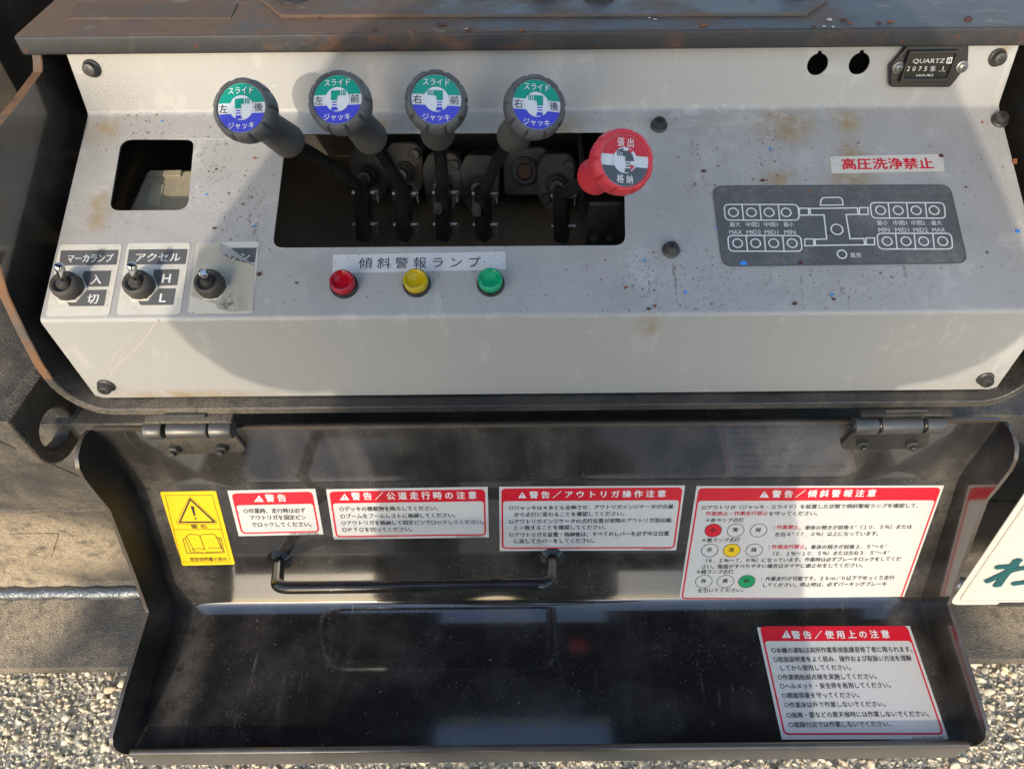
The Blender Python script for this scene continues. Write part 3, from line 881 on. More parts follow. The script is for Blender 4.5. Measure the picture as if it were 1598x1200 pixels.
# panel screws with washers
def screw_at(pl, x, y, r=.0055):
    mb = MB(); c = pl.uv(x, y); m = pl.at(c, 0, random.uniform(0, 6))
    mb.lathe([(r * 1.25, 0), (r * 1.25, .0012), (r * 1.12, .002), (r, .0022), (r * .98, .005), (r * .8, .0066), (r * .45, .0071), (0, .0071)], m, M_SCREW, 28)
    for a in (0, 90): mb.box((r * .95, r * .2, .0004), m @ Matrix.Translation((0, 0, .0072)) @ Matrix.Rotation(R(a), 4, 'Z'), M_BLACKINK)
    return mb.build('screw', panel)
for pl, x, y in ((UP, 144, 107), (UP, 1556, 90), (MAIN, 1028, 197), (MAIN, 1559, 189), (MAIN, 1047, 391), (FRONT, 166, 601), (FRONT, 1537, 590)): screw_at(pl, x, y)

# ------------------------------------------------------------------ toggle switches
def toggle(bx, by, tx, ty, label):
    c = MAIN.uv(bx, by)
    t = thing('toggle_switch', MAIN.at(c).translation, label, 'switch', 'toggle switches')
    m = MAIN.at(c)
    tip = MAIN.hit(tx, ty, .031); foot = MAIN.at(c, .009).translation
    ax = (tip - foot).normalized()
    mb = MB()
    mb.lathe([(.0125, 0), (.0122, .0016), (.0112, .002)], m, M_CREAM, 6)
    mb.build('nut', t)
    mb = MB()
    mb.lathe([(.0098, .0012), (.0108, .0030), (.0106, .0085), (.0098, .0112), (.0080, .0120), (.0066, .0112), (.0062, .0098), (.0048, .0096), (.0046, .0120), (.0036, .0135), (0, .0135)], m, M_BOOT, 36)
    mb.build('rubber_boot', t, 50)
    mb = MB()
    q = ax.to_track_quat('Z', 'Y').to_matrix().to_4x4(); L = (tip - foot).length
    mb.lathe([(.0024, 0), (.0024, L * .35), (.0030, L * .72), (.0033, L * .88), (.0032, L * .95), (.0022, L), (0, L * 1.01)], Matrix.Translation(foot) @ q, M_STEEL, 24)
    mb.build('stick', t)
toggle(112, 452, 92, 414, 'toggle switch with chrome stick on the leftmost cream sticker')
toggle(223, 450, 205, 413, 'toggle switch with chrome stick on the cream sticker marked H and L')
toggle(333, 449, 317, 425, 'toggle switch with chrome stick on the torn yellowed sticker')

# ------------------------------------------------------------------ pilot lamps
lamp = None
for x, y, lm, label in ((538, 447, M_LRED, 'red pilot lamp under the caption sticker'), (651, 445, M_LYEL, 'yellow pilot lamp under the caption sticker'), (766, 444, M_LGRN, 'green pilot lamp under the caption sticker')):
    c = MAIN.uv(x, y); m = MAIN.at(c)
    t = thing('pilot_lamp', m.translation, label, 'lamp', 'tilt warning lamps')
    mb = MB()
    mb.lathe([(.0104, 0), (.0104, .0036), (.0099, .0042), (.0080, .0042)], m, M_METER, 36)
    mb.build('bezel', t)
    mb = MB()
    mb.lathe([(.0092, .0040), (.0092, .0088), (.0088, .0099), (.0076, .0103), (.0068, .0098), (.0064, .0078), (.003, .0072), (0, .0072)], m, lm, 40, lambda r, z, a: r * (1 + (.012 * math.cos(20 * a) if .0088 < r and z < .012 else 0)))
    mb.build('lens', t, 40)
    mb = MB()
    mb.lathe([(.0075, .005), (.004, .0053), (.0035, .0058), (.002, .0064), (0, .0066)], m, M_WHITE, 20)
    mb.build('reflector', t)

# ------------------------------------------------------------------ hour meter
c = UP.uv(1451, 102)
hm = thing('hour_meter', UP.at(c).translation, 'black hour meter with white digits at the upper right of the panel', 'hour meter')
mb = MB()
octo = [(1022, 226), (1312, 222), (1324, 234), (1320, 325), (1234, 432), (1222, 437), (942, 437), (930, 426), (930, 334)]
mb.flat([loop_c(UP, k4, octo, .002, .006)], UP.at((0, 0), .006), .006, M_METER, .001)
mb.build('bezel', hm, 40)
mb = MB()
fr = [(1030, 256), (1278, 252), (1215, 412), (978, 414)]
inn = [(1036, 276), (1262, 272), (1214, 390), (1000, 392)]
mb.flat([loop_c(UP, k4, fr, .001, .0095), loop_c(UP, k4, inn, .0005, .0095)], UP.at((0, 0), .0095), .0035, M_METER, .0005)
mb.build('face_frame', hm, 40)
mb = MB(); mb.fill(loop_c(UP, k4, fr, .001, .0078), UP.at((0, 0), .0078), M_METERFACE)
mb.build('dial', hm, 0)
mb = MB()
put_text(mb, UP, k4, 'QUARTZ', 1045, 1203, 305, 22, M_DIGIT, .0082, .008)
put_text(mb, UP, k4, 'HOURS', 1062, 1146, 377, 12, M_DIGIT, .0082, .01)
for ch, x in (('2', 1022), ('0', 1050), ('7', 1080), ('5', 1108)): put_text(mb, UP, k4, ch, x - 7, x + 7, 344, 24, M_DIGIT, .0082, .01)
put_text(mb, UP, k4, '1', 1192, 1197, 341, 18, M_DIGIT, .0082, .01); put_text(mb, UP, k4, '1/10', 1174, 1204, 356, 8, M_DIGIT, .0082, 0)
mb.fill(loop_c(UP, k4, [(1126, 358), (1158, 358), (1160, 330), (1130, 330)], .0003, .008), UP.at((0, 0), .0080), M_GREYINK)
put_text(mb, UP, k4, '5', 1135, 1152, 344, 22, M_DIGIT, .0082, .01)
mb.stroke([tuple(UP.uv(*k4(x, y), .0082)) for x, y in ((1212, 317), (1234, 316), (1240, 290), (1218, 291))], .0007, UP.at((0, 0), .0082), M_DIGIT, True)
mb.fill([tuple(UP.uv(*k4(x, y), .0082)) for x, y in ((1219, 296), (1233, 296), (1226, 303))], UP.at((0, 0), .0082), M_DIGIT)
mb.fill([tuple(UP.uv(*k4(x, y), .0082)) for x, y in ((1226, 304), (1231, 312), (1217, 312))], UP.at((0, 0), .0082), M_DIGIT)
mb.build('lettering', hm, 0)
for x, y in ((970, 340), (1288, 335)):
    mb = MB(); m = UP.at(UP.uv(*k4(x, y), .006), .006)
    mb.lathe([(.0046, 0), (.0046, .0008), (.0034, .0012), (.0032, .0022), (.0022, .003), (0, .0032)], m, M_PIN, 24)
    for a in (20, 110): mb.box((.003, .0007, .0003), m @ Matrix.Translation((0, 0, .0031)) @ Matrix.Rotation(R(a), 4, 'Z'), M_BLACKINK)
    mb.build('screw', hm)

# ------------------------------------------------------------------ instrument behind the left window
gz = thing('inner_gauge', W(-.335, .55, .43), 'dusty olive instrument housing seen through the left window of the panel', 'gauge')
gp = Plane((.50, .374), (.60, .341))
mb = MB()
top = [tuple(gp.uv(x, y)) for x, y in ((196, 335), (310, 333), (318, 263), (228, 265))]
mb.flat([round_poly(top, .004)], gp.M, .045, M_GAUGE, .004)
mb.build('housing', gz, 40)
mb = MB()
mb.flat([round_poly([tuple(gp.uv(x, y)) for x, y in ((232, 279), (283, 277), (286, 268), (235, 269))], .001)], gp.at((0, 0), .0025), .003, M_GAUGE, .0008)
mb.build('rear_ridge', gz, 40)
mb = MB()
mb.flat([round_poly([tuple(gp.uv(x, y)) for x, y in ((229, 322), (250, 322), (257, 289), (238, 289))], .001)], gp.at((0, 0), .0012), .002, M_GAUGEWIN, .0005)
mb.build('gauge_window', gz, 40)

# ------------------------------------------------------------------ hydraulic valve block
vb = thing('valve_block', W(-.08, .72, .455), 'grimy black hydraulic valve block behind the levers inside the box', 'valve block')
STX = [-.172, -.133, -.096, -.056, .015]
mb = MB()
mb.box((.34, .06, .06), Matrix.Translation(W(-.085, .745, .395)), M_VALVE, .004)
mb.build('valve_body', vb, 40)
for k, (px, py, dd) in enumerate(((578, 272, .72), (632, 268, .72), (692, 285, .712), (749, 288, .712), (868, 285, .72))):
    mb = MB()
    Mv = Matrix.Translation(C(px, py, dd)) @ Matrix.Rotation(R(66), 4, 'X')
    h = [(-.010, -.026), (.008, -.026), (.018, -.012), (.019, .020), (.012, .028), (-.012, .028), (-.019, .014), (-.018, -.012)]
    mb.flat([round_poly(h, .008)], Mv @ Matrix.Translation((0, 0, .004)), .045, M_VALVE, .002)
    mb.lathe([(.0105, .003), (.0105, .007), (.0085, .009), (.0080, .016), (.0065, .017), (.0062, .030), (0, .030)], Mv, M_VALVE, 24)
    o = mb.build('spool_housing', vb, 40)
    for sx, sy in ((.012, .017), (-.011, -.014)):
        m2 = MB(); m = Mv @ Matrix.Translation((sx, sy, .004))
        m2.lathe([(.0050, 0), (.0050, .0045), (.0042, .0054), (.0028, .0054), (.0028, .003), (0, .003)], m, M_SCREW, 20)
        m2.build('bolt', o)
    m2 = MB()                                              # link from the spool to the lever
    a = Mv @ Vector((0, 0, .028))
    m2.tube([a, a + Vector((0, -.030, -.006))], .0042, M_VALVE, 12)
    m2.build('spool_rod', o)
mb = MB()
Mv = Matrix.Translation(C(819, 268, .725)) @ Matrix.Rotation(R(66), 4, 'X')
mb.flat([round_poly(rect(0, 0, .044, .046), .007)], Mv, .02, M_VALVE, .002)
o = mb.build('port_plate', vb, 40)
mb = MB()
mb.lathe([(.0145, 0), (.0140, .003), (.0110, .0045), (.0085, .004), (.0070, .001), (.0070, -.001)], Mv, M_VALVE, 32)
mb.build('port_ring', o)
mb = MB(); mb.lathe([(.0068, .0006), (0, .0006)], Mv, M_RIM, 20); mb.build('rusty_plug', o)
# bracket at the right end of the slot
br = MB()
br.box((.028, .004, .075), Matrix.Translation(C(940, 350, .70)) @ Matrix.Rotation(R(25), 4, 'X'), M_VALVE, .0008)
br.box((.004, .10, .06), Matrix.Translation(C(905, 260, .74)), M_VALVE, .0008)
o = br.build('slot_bracket', smooth=40)
tag(o, 'dark bolted bracket inside the right end of the lever slot', 'bracket')
for x, y in ((931, 330), (952, 372), (927, 372)):
    mb = MB(); mb.lathe([(.004, 0), (.004, .003), (.003, .0038), (0, .004)], Matrix.Translation(C(x, y, .697)) @ Matrix.Rotation(R(65), 4, 'X'), M_SCREW, 6)
    mb.build('bolt', o)

# ------------------------------------------------------------------ levers
def badge(mb, M, r, kind, side, words):
    """round printed badge; coordinates are in badge radii"""
    S = M @ Matrix.Scale(r, 4)
    z = lambda k: S @ Matrix.Translation((0, 0, k * .00025 / r))
    topc, botc, glyph = (M_TEAL, M_BLUE, M_TEAL) if kind == 'blue' else (M_BADGERED, M_SLATE, M_SLATE)
    mb.flat([circle((0, 0), 1, 48)], z(1), .0003 / r, M_BADGEWHITE)
    a = math.asin(.20)
    mb.fill(circle((0, 0), .985, 40, None, a, math.pi - a), z(2), topc)
    mb.fill(circle((0, 0), .985, 40, None, math.pi + a + .04, 2 * math.pi - a - .04), z(2), botc)
    mb.fill(circle((0, 0), .50, 36), z(3), M_BADGEWHITE)
    s = side
    g = lambda pts: [(x * s, y) for x, y in pts] if s > 0 else [(x * s, y) for x, y in pts][::-1]
    mb.fill(g([(-.26, -.04), (.0, -.04), (.0, .14), (.12, .14), (.12, .36), (-.26, .36)]), z(4), glyph)
    for x in (.18, .26, .33): mb.fill(g([(x - .022, .14), (x + .022, .14), (x + .022, .36), (x - .022, .36)]), z(4), glyph)
    for y in (-.12, -.225): mb.fill(g([(-.22, y - .024), (-.02, y - .024), (-.02, y + .024), (-.22, y + .024)]), z(4), botc)
    mb.fill(g([(-.30, -.46), (.06, -.46), (.0, -.40), (.0, -.31), (-.24, -.31), (-.24, -.40)]), z(4), botc)
    if kind == 'blue':
        mb.text('スライド', z(4), -.53, .53, .69, .30, M_WHITEINK, .006)
        mb.text('ジャッキ', z(4), -.56, .54, -.72, .28, M_WHITEINK, .006)
        mb.text(words[0], z(4), -.93, -.59, -.03, .36, M_BLACKINK, .0)
        mb.text(words[1], z(4), .55, .90, -.01, .36, M_BLACKINK, .0)
    else:
        mb.text('張 出', z(4), -.34, .34, .68, .34, M_WHITEINK, .006)
        mb.text('格 納', z(4), -.34, .34, -.72, .34, M_WHITEINK, .006)
        for pts, c_ in (([(-.32, .36), (-.10, .27), (-.10, .45)], M_SLATE), ([(.34, .36), (.12, .45), (.12, .27)], M_BADGERED),
                        ([(.28, .26), (.18, -.02), (.38, -.02)], M_SLATE), ([(.28, -.40), (.38, -.18), (.18, -.18)], M_BADGERED)):
            mb.fill(pts, z(5), c_)

def lever(face, fd, end, ed, bends, clev, kind, side, words, label, rk=.0217):
    P, E = C(*face, fd), C(*end, ed)
    base = C(clev[0], clev[2], clev[3] + .01)
    t = thing('lever', base, label, 'lever', 'outrigger control levers')
    ax = (P - E).normalized()
    # the badge's up direction follows the panel's up direction
    up = Vector((0, math.sin(PITCH), math.cos(PITCH))); up = (up - ax * up.dot(ax)).normalized(); x = up.cross(ax)
    M = Matrix((x, up, ax)).transposed().to_4x4(); M.translation = P
    k = rk / .0217; L = (P - E).length
    prof = [(0, -.0012), (.0168, -.0012), (.0174, .0006), (.0190, .0006), (.0206, -.0012), (.0215, -.0045), (.0217, -.0085), (.0208, -.0130), (.0185, -.0170), (.0155, -.0205), (.0132, -.0245), (.0121, -.030)]
    prof = [(r * k, z * k) for r, z in prof]
    for q, r in ((.5, .0119), (.62, .0121), (.75, .0125), (.88, .0130), (.96, .0132), (.985, .0128), (1.0, .0105), (1.0, 0)):
        prof.append((r * k, -L * q))
    def mod(r, z, a):
        if -.013 * k < z < .0 and r > .0195 * k:
            u = (a / (2 * math.pi) * 10 + .5) % 1 - .5
            return r - .0019 * k * math.exp(-(u / .07) ** 2)
        return r
    m_ = M_RUBBER if kind == 'blue' else M_RED
    mb = MB(); mb.lathe(prof, M, m_, 160, mod)
    kn = mb.build('knob', t, 50)
    mb = MB(); badge(mb, M @ Matrix.Translation((0, 0, -.0012)), .0168 * k, kind, side, words)
    mb.build('badge', kn, 0)
    pts = [P + (E - P) * .9, E] + [C(*q) for q in bends]
    pts = fillet(pts, [.004] + [.02] * (len(pts) - 2), 8)
    mb = MB(); mb.tube(pts, .0056, M_HANDLE, 14); mb.build('arm', t, 50)
    cx, y0, y1, d = clev
    a, b_ = C(cx, y0, d), C(cx + 1, y1, d + .045)
    v = (b_ - a); q = v.to_track_quat('Z', 'Y').to_matrix().to_4x4()
    mb = MB(); mb.box((.0135, .0135, v.length), Matrix.Translation((a + b_) / 2) @ q, M_HANDLE, .0025)
    cl = mb.build('clevis', t, 40)
    for s in (.12, .72):
        mb = MB()
        c0 = a + v * s
        mb.tube([c0 + Vector((-.010, 0, 0)), c0 + Vector((.0135, 0, 0))], .0030, M_PIN, 12)
        mb.tube([c0 + Vector((.0115, -.006, .004)), c0 + Vector((.0118, -.004, .002)), c0 + Vector((.0118, .0, -.003)), c0 + Vector((.0122, -.002, -.009))], .0008, M_PIN, 6)
        mb.build('pin', cl)

lever((376, 168), .50, (452, 222), .575, [(497, 246, .615), (566, 296, .662)], (567, 290, 372, .664), 'blue', 1, ('左', '後'), 'black lever whose blue and green badge has the characters for left rear')
lever((526, 155), .50, (580, 217), .575, [(603, 250, .62), (630, 300, .662)], (630, 292, 372, .664), 'blue', 1, ('左', '前'), 'black lever whose blue and green badge has the characters for left front')
lever((681, 155), .50, (683, 211), .575, [(688, 250, .62), (692, 300, .662)], (692, 290, 372, .664), 'blue', -1, ('右', '前'), 'black lever whose blue and green badge has the characters for right front')
lever((838, 163), .50, (800, 215), .575, [(778, 245, .62), (755, 300, .662)], (754, 292, 372, .664), 'blue', -1, ('右', '後'), 'black lever whose blue and green badge has the characters for right rear')
lever((976, 250), .475, (926, 277), .530, [(908, 288, .58), (876, 303, .655)], (876, 296, 374, .664), 'red', -1, (), 'lever with a red knob at the right end of the slot', .0214)

# ------------------------------------------------------------------ hinged cover
cover = thing('hinged_cover', W(0, .39, .487), 'open glossy black cover hanging below the panel with warning decals inside', 'cover')
CW = .388
prof = fillet([K0_, K1_, K2_, K3_], [.012, (.009, .046)], 14)
# rolled top edge
prof2 = [(q[0], CAM_Z - q[1]) for q in prof]
mb = MB(); mb.strip(prof2, -CW, CW, M_COVER, 1)
for f in mb.bm.faces:
    f.normal_update()
    if f.normal.y > 0 or f.normal.z < -.5: f.normal_flip()
o = mb.build('cover_sheet', cover, 40); solidify(o, .0024)
wm = o.modifiers.new('weighted', 'WEIGHTED_NORMAL'); wm.keep_sharp = True; wm.weight = 100; wm.mode = 'FACE_AREA'
mb = MB()
mb.box((2 * CW, .0040, .0045), Matrix.Translation(W(0, K0_[0] + .0012, K0_[1] - .001)), M_COVEREDGE, .0012)
mb.build('top_edge', cover, 40)
mb = MB()
mb.box((2 * CW - .006, .0065, .036), Matrix.Translation(W(0, K3_[0] - .0035, K3_[1] + .0065)), M_COVEREDGE, .0028, 4)
mb.build('front_lip', cover, 50)
# side flanges
OUT = [(.3940, .4900), (.3850, .4860), (.3774, .4870), (.3669, .4908), (.3605, .4990), (.3580, .5101), (.3575, .5350), (.3580, .5582), (.3339, .6321), (.3178, .6779), (.2500, .6860), (.2084, .6934), (.2025, .7000), (.2010, .7080), (.2018, .7200), (.2045, .7330)]
for sx in (-1, 1):
    mb = MB()
    inner = [(q[0], q[1]) for q in prof]
    poly = [(y, CAM_Z - d) for y, d in OUT] + [(y + .001, CAM_Z - d - .001) for y, d in inner[::-1]]
    x0 = sx * CW; x1 = sx * (CW + .0035)
    mb.prism_x(poly, x0, x1, M_FLANGE if sx < 0 else M_COVERSIDE)
    # pale worn edge
    o = mb.build('side_flange', cover, 40)
    o.data.materials.append(M_COVEREDGE)
    for p in o.data.polygons:
        if abs(p.normal.x) < .5: p.material_index = 1
    for yb, db in ((.3575, .5600), (.3178, .6779)):      # weld ticks where the flange was folded
        pass
# pull handle
mb = MB()
hp = [COV2.hit(438, 874), COV2.hit(437, 880, .030), COV2.hit(434, 914, .042), COV2.hit(856, 910, .042), COV2.hit(862, 872, .030), COV2.hit(861, 867)]
a, b_ = COV2.hit(436, 874), COV2.hit(862, 869)
e0, e1 = C(432, 917, (C(0, 0, 1) - EYE).dot(W0) * .665), C(860, 912, .665)
pts = fillet([a, a + (e0 - a) * 1.0, e1, b_], [.014, .014], 10)
mb.tube(pts, .0058, M_HANDLE, 18)
for c0 in (a, b_):
    q = COV2.n.to_track_quat('Z', 'Y').to_matrix().to_4x4()
    mb.lathe([(.0125, 0), (.0105, .0025), (.0078, .0045), (.0058, .008), (0, .008)], Matrix.Translation(c0) @ q, M_HANDLE, 24)
mb.build('pull_handle', cover, 60)

# warning decals
def lerp_quad(q, s, t):      # s to the right, t downwards
    a = q[0] + (q[1] - q[0]) * s; b_ = q[3] + (q[2] - q[3]) * s
    return tuple(a + (b_ - a) * t)
def decal(pl, px, label, head_y, red_y, inset, rr=.005):
    """px: top-left, top-right, bottom-right, bottom-left pixels"""
    q = [pl.uv(*p) for p in px]
    mb = MB(); mb.flat([[tuple(p) for p in q][::-1]], pl.at((0, 0), .0005), .0004, M_WHITE)
    d = mb.build('warning_decal', cover, 0, label)
    xm = sum(p[0] for p in px) / 4
    vt = (q[0].y + q[1].y) / 2; vb_ = (q[2].y + q[3].y) / 2
    tf = lambda y: (vt - pl.uv(xm, y).y) / (vt - vb_)
    th, tr = tf(head_y), tf(red_y)
    w = (q[1] - q[0]).length; lw = .0016
    s0, s1 = inset / w, 1 - inset / w
    t0 = inset / (vt - vb_)
    mb = MB()
    P = lambda s, t: lerp_quad(q, s, t)
    loopo = round_poly([P(s0, tr), P(s1, tr), P(s1, t0), P(s0, t0)], rr)
    ds = lw / w; dt = lw / (vt - vb_)
    loopi = round_poly([P(s0 + ds, tr - dt), P(s1 - ds, tr - dt), P(s1 - ds, th), P(s0 + ds, th)], rr * .7)
    mb.flat([loopo, loopi], pl.at((0, 0), .0007), 0, M_REDINK)
    mb.build('red_border', d, 0)
    return d
def triangle(mb, pl, cr_, x0, x1, y0, y1, off):
    P = lambda x, y: tuple(pl.uv(*cr_(x, y)))
    mb.fill([P(x0, y1), P(x1, y1), P((x0 + x1) / 2, y0)], pl.at((0, 0), off), M_WHITEINK)
    xm = (x0 + x1) / 2; w = (x1 - x0) * .05; h = y1 - y0
    mb.fill([P(xm - w, y1 - h * .34), P(xm + w, y1 - h * .34), P(xm + w * 1.3, y0 + h * .32), P(xm - w * 1.3, y0 + h * .32)], pl.at((0, 0), off + .0001), M_REDINK)
    mb.fill([P(xm - w, y1 - h * .12), P(xm + w, y1 - h * .12), P(xm + w, y1 - h * .24), P(xm - w, y1 - h * .24)], pl.at((0, 0), off + .0001), M_REDINK)
def letter(d, pl, cr_, tri, title, rows, code, hh, th):
    mb = MB()
    triangle(mb, pl, cr_, *tri, .0009)
    put_text(mb, pl, cr_, title[0], title[1], title[2], title[3], th, M_WHITEINK, .0009, .022)
    for r_ in rows:
        put_text(mb, pl, cr_, r_[0], r_[1], r_[2], r_[3], hh, M_REDINK if len(r_) > 4 else M_BLACKINK, .0009, .010)
    put_text(mb, pl, cr_, code[0], code[1], code[2], code[3], code[4], M_BLACKINK, .0009, .0)
    mb.build('lettering', d, 0)
k3 = crop(340, 740, 3.632); kd4 = crop(760, 740, 4.7); kd5 = crop(1050, 740, 3.632); kd6 = crop(1170, 950, 4.872)
d = decal(COV2, [(355, 765), (492, 762), (505, 833), (373, 836)], 'small white decal with red heading, second decal from the left', 786.5, 831, .0032)
letter(d, COV2, k3, (207, 262, 116, 152), ('警 告', 270, 385, 134), [('○作業時、走行時は必ず', 145, 495, 207), ('アウトリガを固定ピン', 182, 500, 245), ('でロックしてください。', 190, 530, 285)], ('429-430-80180', 405, 570, 336, 10), 27, 40)
d = decal(COV2, [(509, 763), (761, 759), (763, 838), (521, 841)], 'wide white decal with red heading above the left part of the pull handle', 783, 836, .0026)
letter(d, COV2, k3, (692, 747, 106, 143), ('警 告 ／ 公 道 走 行 時 の 注 意', 757, 1465, 121), [('○デッキの積載物を降ろしてください。', 688, 1245, 195), ('○ブームをブームレストに格納してください。', 695, 1345, 235), ('○アウトリガを格納して固定ピンでロックしてください。', 700, 1505, 273), ('○ＰＴＯを切ってください。', 705, 1100, 313)], ('429-430-80010', 1350, 1510, 353, 9), 26, 42)
d = decal(COV2, [(779, 759), (1069, 757), (1055, 858), (780, 859)], 'white decal with red heading and six text lines above the right end of the pull handle', 780.5, 855, .0020)
letter(d, COV2, kd4, (228, 290, 125, 170), ('警 告 ／ ア ウ ト リ ガ 操 作 注 意', 312, 1310, 146), [('○ジャッキは４本とも全伸させ、アウトリガインジケータが点滅', 162, 1365, 242), ('から点灯に変わることを確認してください。', 200, 1005, 292), ('○アウトリガインジケータの点灯位置が実際のアウトリガ張出幅', 162, 1350, 342), ('と一致することを確認してください。', 200, 870, 390), ('○アウトリガを設置・格納後は、すべてのレバーを必ず中立位置', 165, 1335, 439), ('に戻してカバーをしてください。', 200, 785, 488)], ('429-430-50010', 1140, 1345, 547, 11), 34, 50)
d = decal(COV2, [(1087, 758), (1473, 757), (1408, 937), (1059, 937)], 'largest white decal with red, yellow and green circles', 780.5, 933.5, .0022)
letter(d, COV2, kd5, (490, 543, 92, 128), ('警 告 ／ 傾 斜 警 報 注 意', 565, 1150, 109), [
    ('○アウトリガ（ジャッキ・スライド）を設置した状態で傾斜警報ランプを確認して、', 165, 1390, 183), ('作業禁止・作業走行禁止', 187, 540, 222, 1), ('を守ってください。', 545, 820, 222),
    ('＊赤ランプ点灯', 187, 402, 260), ('作業禁止', 590, 713, 300, 1), ('。車体の傾きが前後６°（１０．５％）または', 718, 1355, 300), ('：', 570, 578, 300), ('左右４°（７．０％）以上になっています。', 580, 1165, 338),
    ('＊黄ランプ点灯', 165, 380, 373), ('作業走行禁止', 563, 748, 411, 1), ('。車体の傾きが前後３．５°～６°', 752, 1210, 411), ('：', 542, 550, 411), ('（６．１％～１０．５％）または左右３．５°～４°', 570, 1225, 447),
    ('（６．１％～７．０％）になっています。作業時は必ずブレーキロックをしてくだ', 188, 1293, 484), ('さい。路面がすべりやすい場合はタイヤに歯止めをしてください。', 165, 1075, 519),
    ('＊緑ランプ点灯', 135, 342, 552), ('：作業走行が可能です。２ｋｍ／ｈ以下でゆっくり走行', 500, 1255, 589), ('してください。停止時は、必ずパーキングブレーキ', 512, 1210, 624), ('を引いてください。', 142, 400, 657)],
    ('423-988-80010', 1115, 1270, 716, 9), 24, 40)
for y, xs, on, ink in ((315, (228, 355, 485), 0, M_REDINK), (428, (208, 333, 460), 1, M_YELINK), (604, (175, 297, 418), 2, M_GRNINK)):
    for i, (x, ch) in enumerate(zip(xs, '赤黄緑')):
        mb = MB(); c = COV2.uv(*kd5(x, y)); rx = (COV2.uv(*kd5(x + 47, y)) - c).length
        if i == on: mb.fill(circle(c, rx, 32), COV2.at((0, 0), .0008), ink)
        mb.stroke(circle(c, rx, 32), .0005, COV2.at((0, 0), .0009), M_BLACKINK, True)
        put_text(mb, COV2, kd5, ch, x - 15, x + 15, y, 24, M_BLACKINK, .0010, .006)
        mb.build('printed_circle', d, 0)
d = decal(TRAY, [(1180, 973), (1418, 972.6), (1480, 1153), (1220, 1153.5)], 'white decal with red heading on the lower tray of the cover', 1000, 1146.5, .0028)
letter(d, TRAY, kd6, (243, 312, 162, 221), ('警 告 ／ 使 用 上 の 注 意', 320, 1060, 193), [
    ('○本機の運転は高所作業車技能講習修了者に限られます。', 165, 1235, 310), ('○取扱説明書をよく読み、操作および取扱い方法を理解', 180, 1230, 378), ('してから使用してください。', 235, 765, 446), ('○作業開始前点検を実施してください。', 212, 965, 515),
    ('○ヘルメット・安全帯を着用してください。', 230, 1070, 582), ('○積載荷重を守ってください。', 246, 830, 655), ('○作業床以外で作業しないでください。', 262, 1030, 725), ('○強風・雷などの悪天候時には作業しないでください。', 278, 1360, 800), ('○電線付近では作業しないでください。', 296, 1070, 875)],
    ('A23-923-50180', 1237, 1475, 976, 18), 42, 58)
# yellow decal
q4 = [(250, 767), (337, 765.5), (367, 880), (285, 882)]
q = [COV2.uv(*p) for p in q4]
mb = MB(); mb.flat([round_poly([tuple(p) for p in q][::-1], .002)], COV2.at((0, 0), .0005), .0004, M_YELLOW)
d = mb.build('warning_decal', cover, 0, 'yellow decal with triangle and open book, leftmost on the cover')
ky = crop(0, 600, 3.995)
P = lambda x, y: tuple(COV2.uv(*ky(x, y)))
Zy = COV2.at((0, 0), .0008)
mb = MB()
mb.stroke([P(1132, 1102), P(1438, 1102), P(1325, 687), P(1032, 688)], .0004, Zy, M_BLACKINK, True)
mb.stroke([P(1085, 901), P(1383, 899)], .0004, Zy, M_BLACKINK)
mb.stroke(round_poly([P(1098, 866), P(1362, 864), P(1184, 693)], .002), .0004, Zy, M_BLACKINK, True)
mb.stroke([P(1122, 855), P(1338, 853), P(1187, 712)], .0017, Zy, M_BLACKINK, True)
mb.fill([P(1211, 816), P(1222, 816), P(1210, 755), P(1190, 755)], Zy, M_BLACKINK)
mb.fill(circle(P(1222, 832), .0011, 14), Zy, M_BLACKINK)
for pts in ([(1215, 1040), (1165, 940), (1182, 930), (1225, 932), (1248, 940), (1278, 1025), (1250, 1018), (1200, 1022)], [(1278, 1025), (1248, 940), (1270, 930), (1320, 928), (1345, 936), (1382, 1018), (1330, 1014), (1300, 1016)],
            [(1167, 945), (1155, 950), (1190, 1040), (1270, 1040)], [(1155, 957), (1142, 960), (1168, 1048), (1270, 1048), (1400, 1045), (1380, 955), (1360, 955)], [(1345, 945), (1365, 950), (1392, 1038), (1285, 1042)]):
    mb.stroke([P(*p) for p in pts], .0006, Zy, M_BLACKINK)
put_text(mb, COV2, ky, '警 告', 1190, 1290, 885, 24, M_BLACKINK, .0008, .012)
put_text(mb, COV2, ky, '取扱説明書を読め', 1185, 1415, 1088, 24, M_BLACKINK, .0008, .008)
mb.build('pictogram', d, 0)

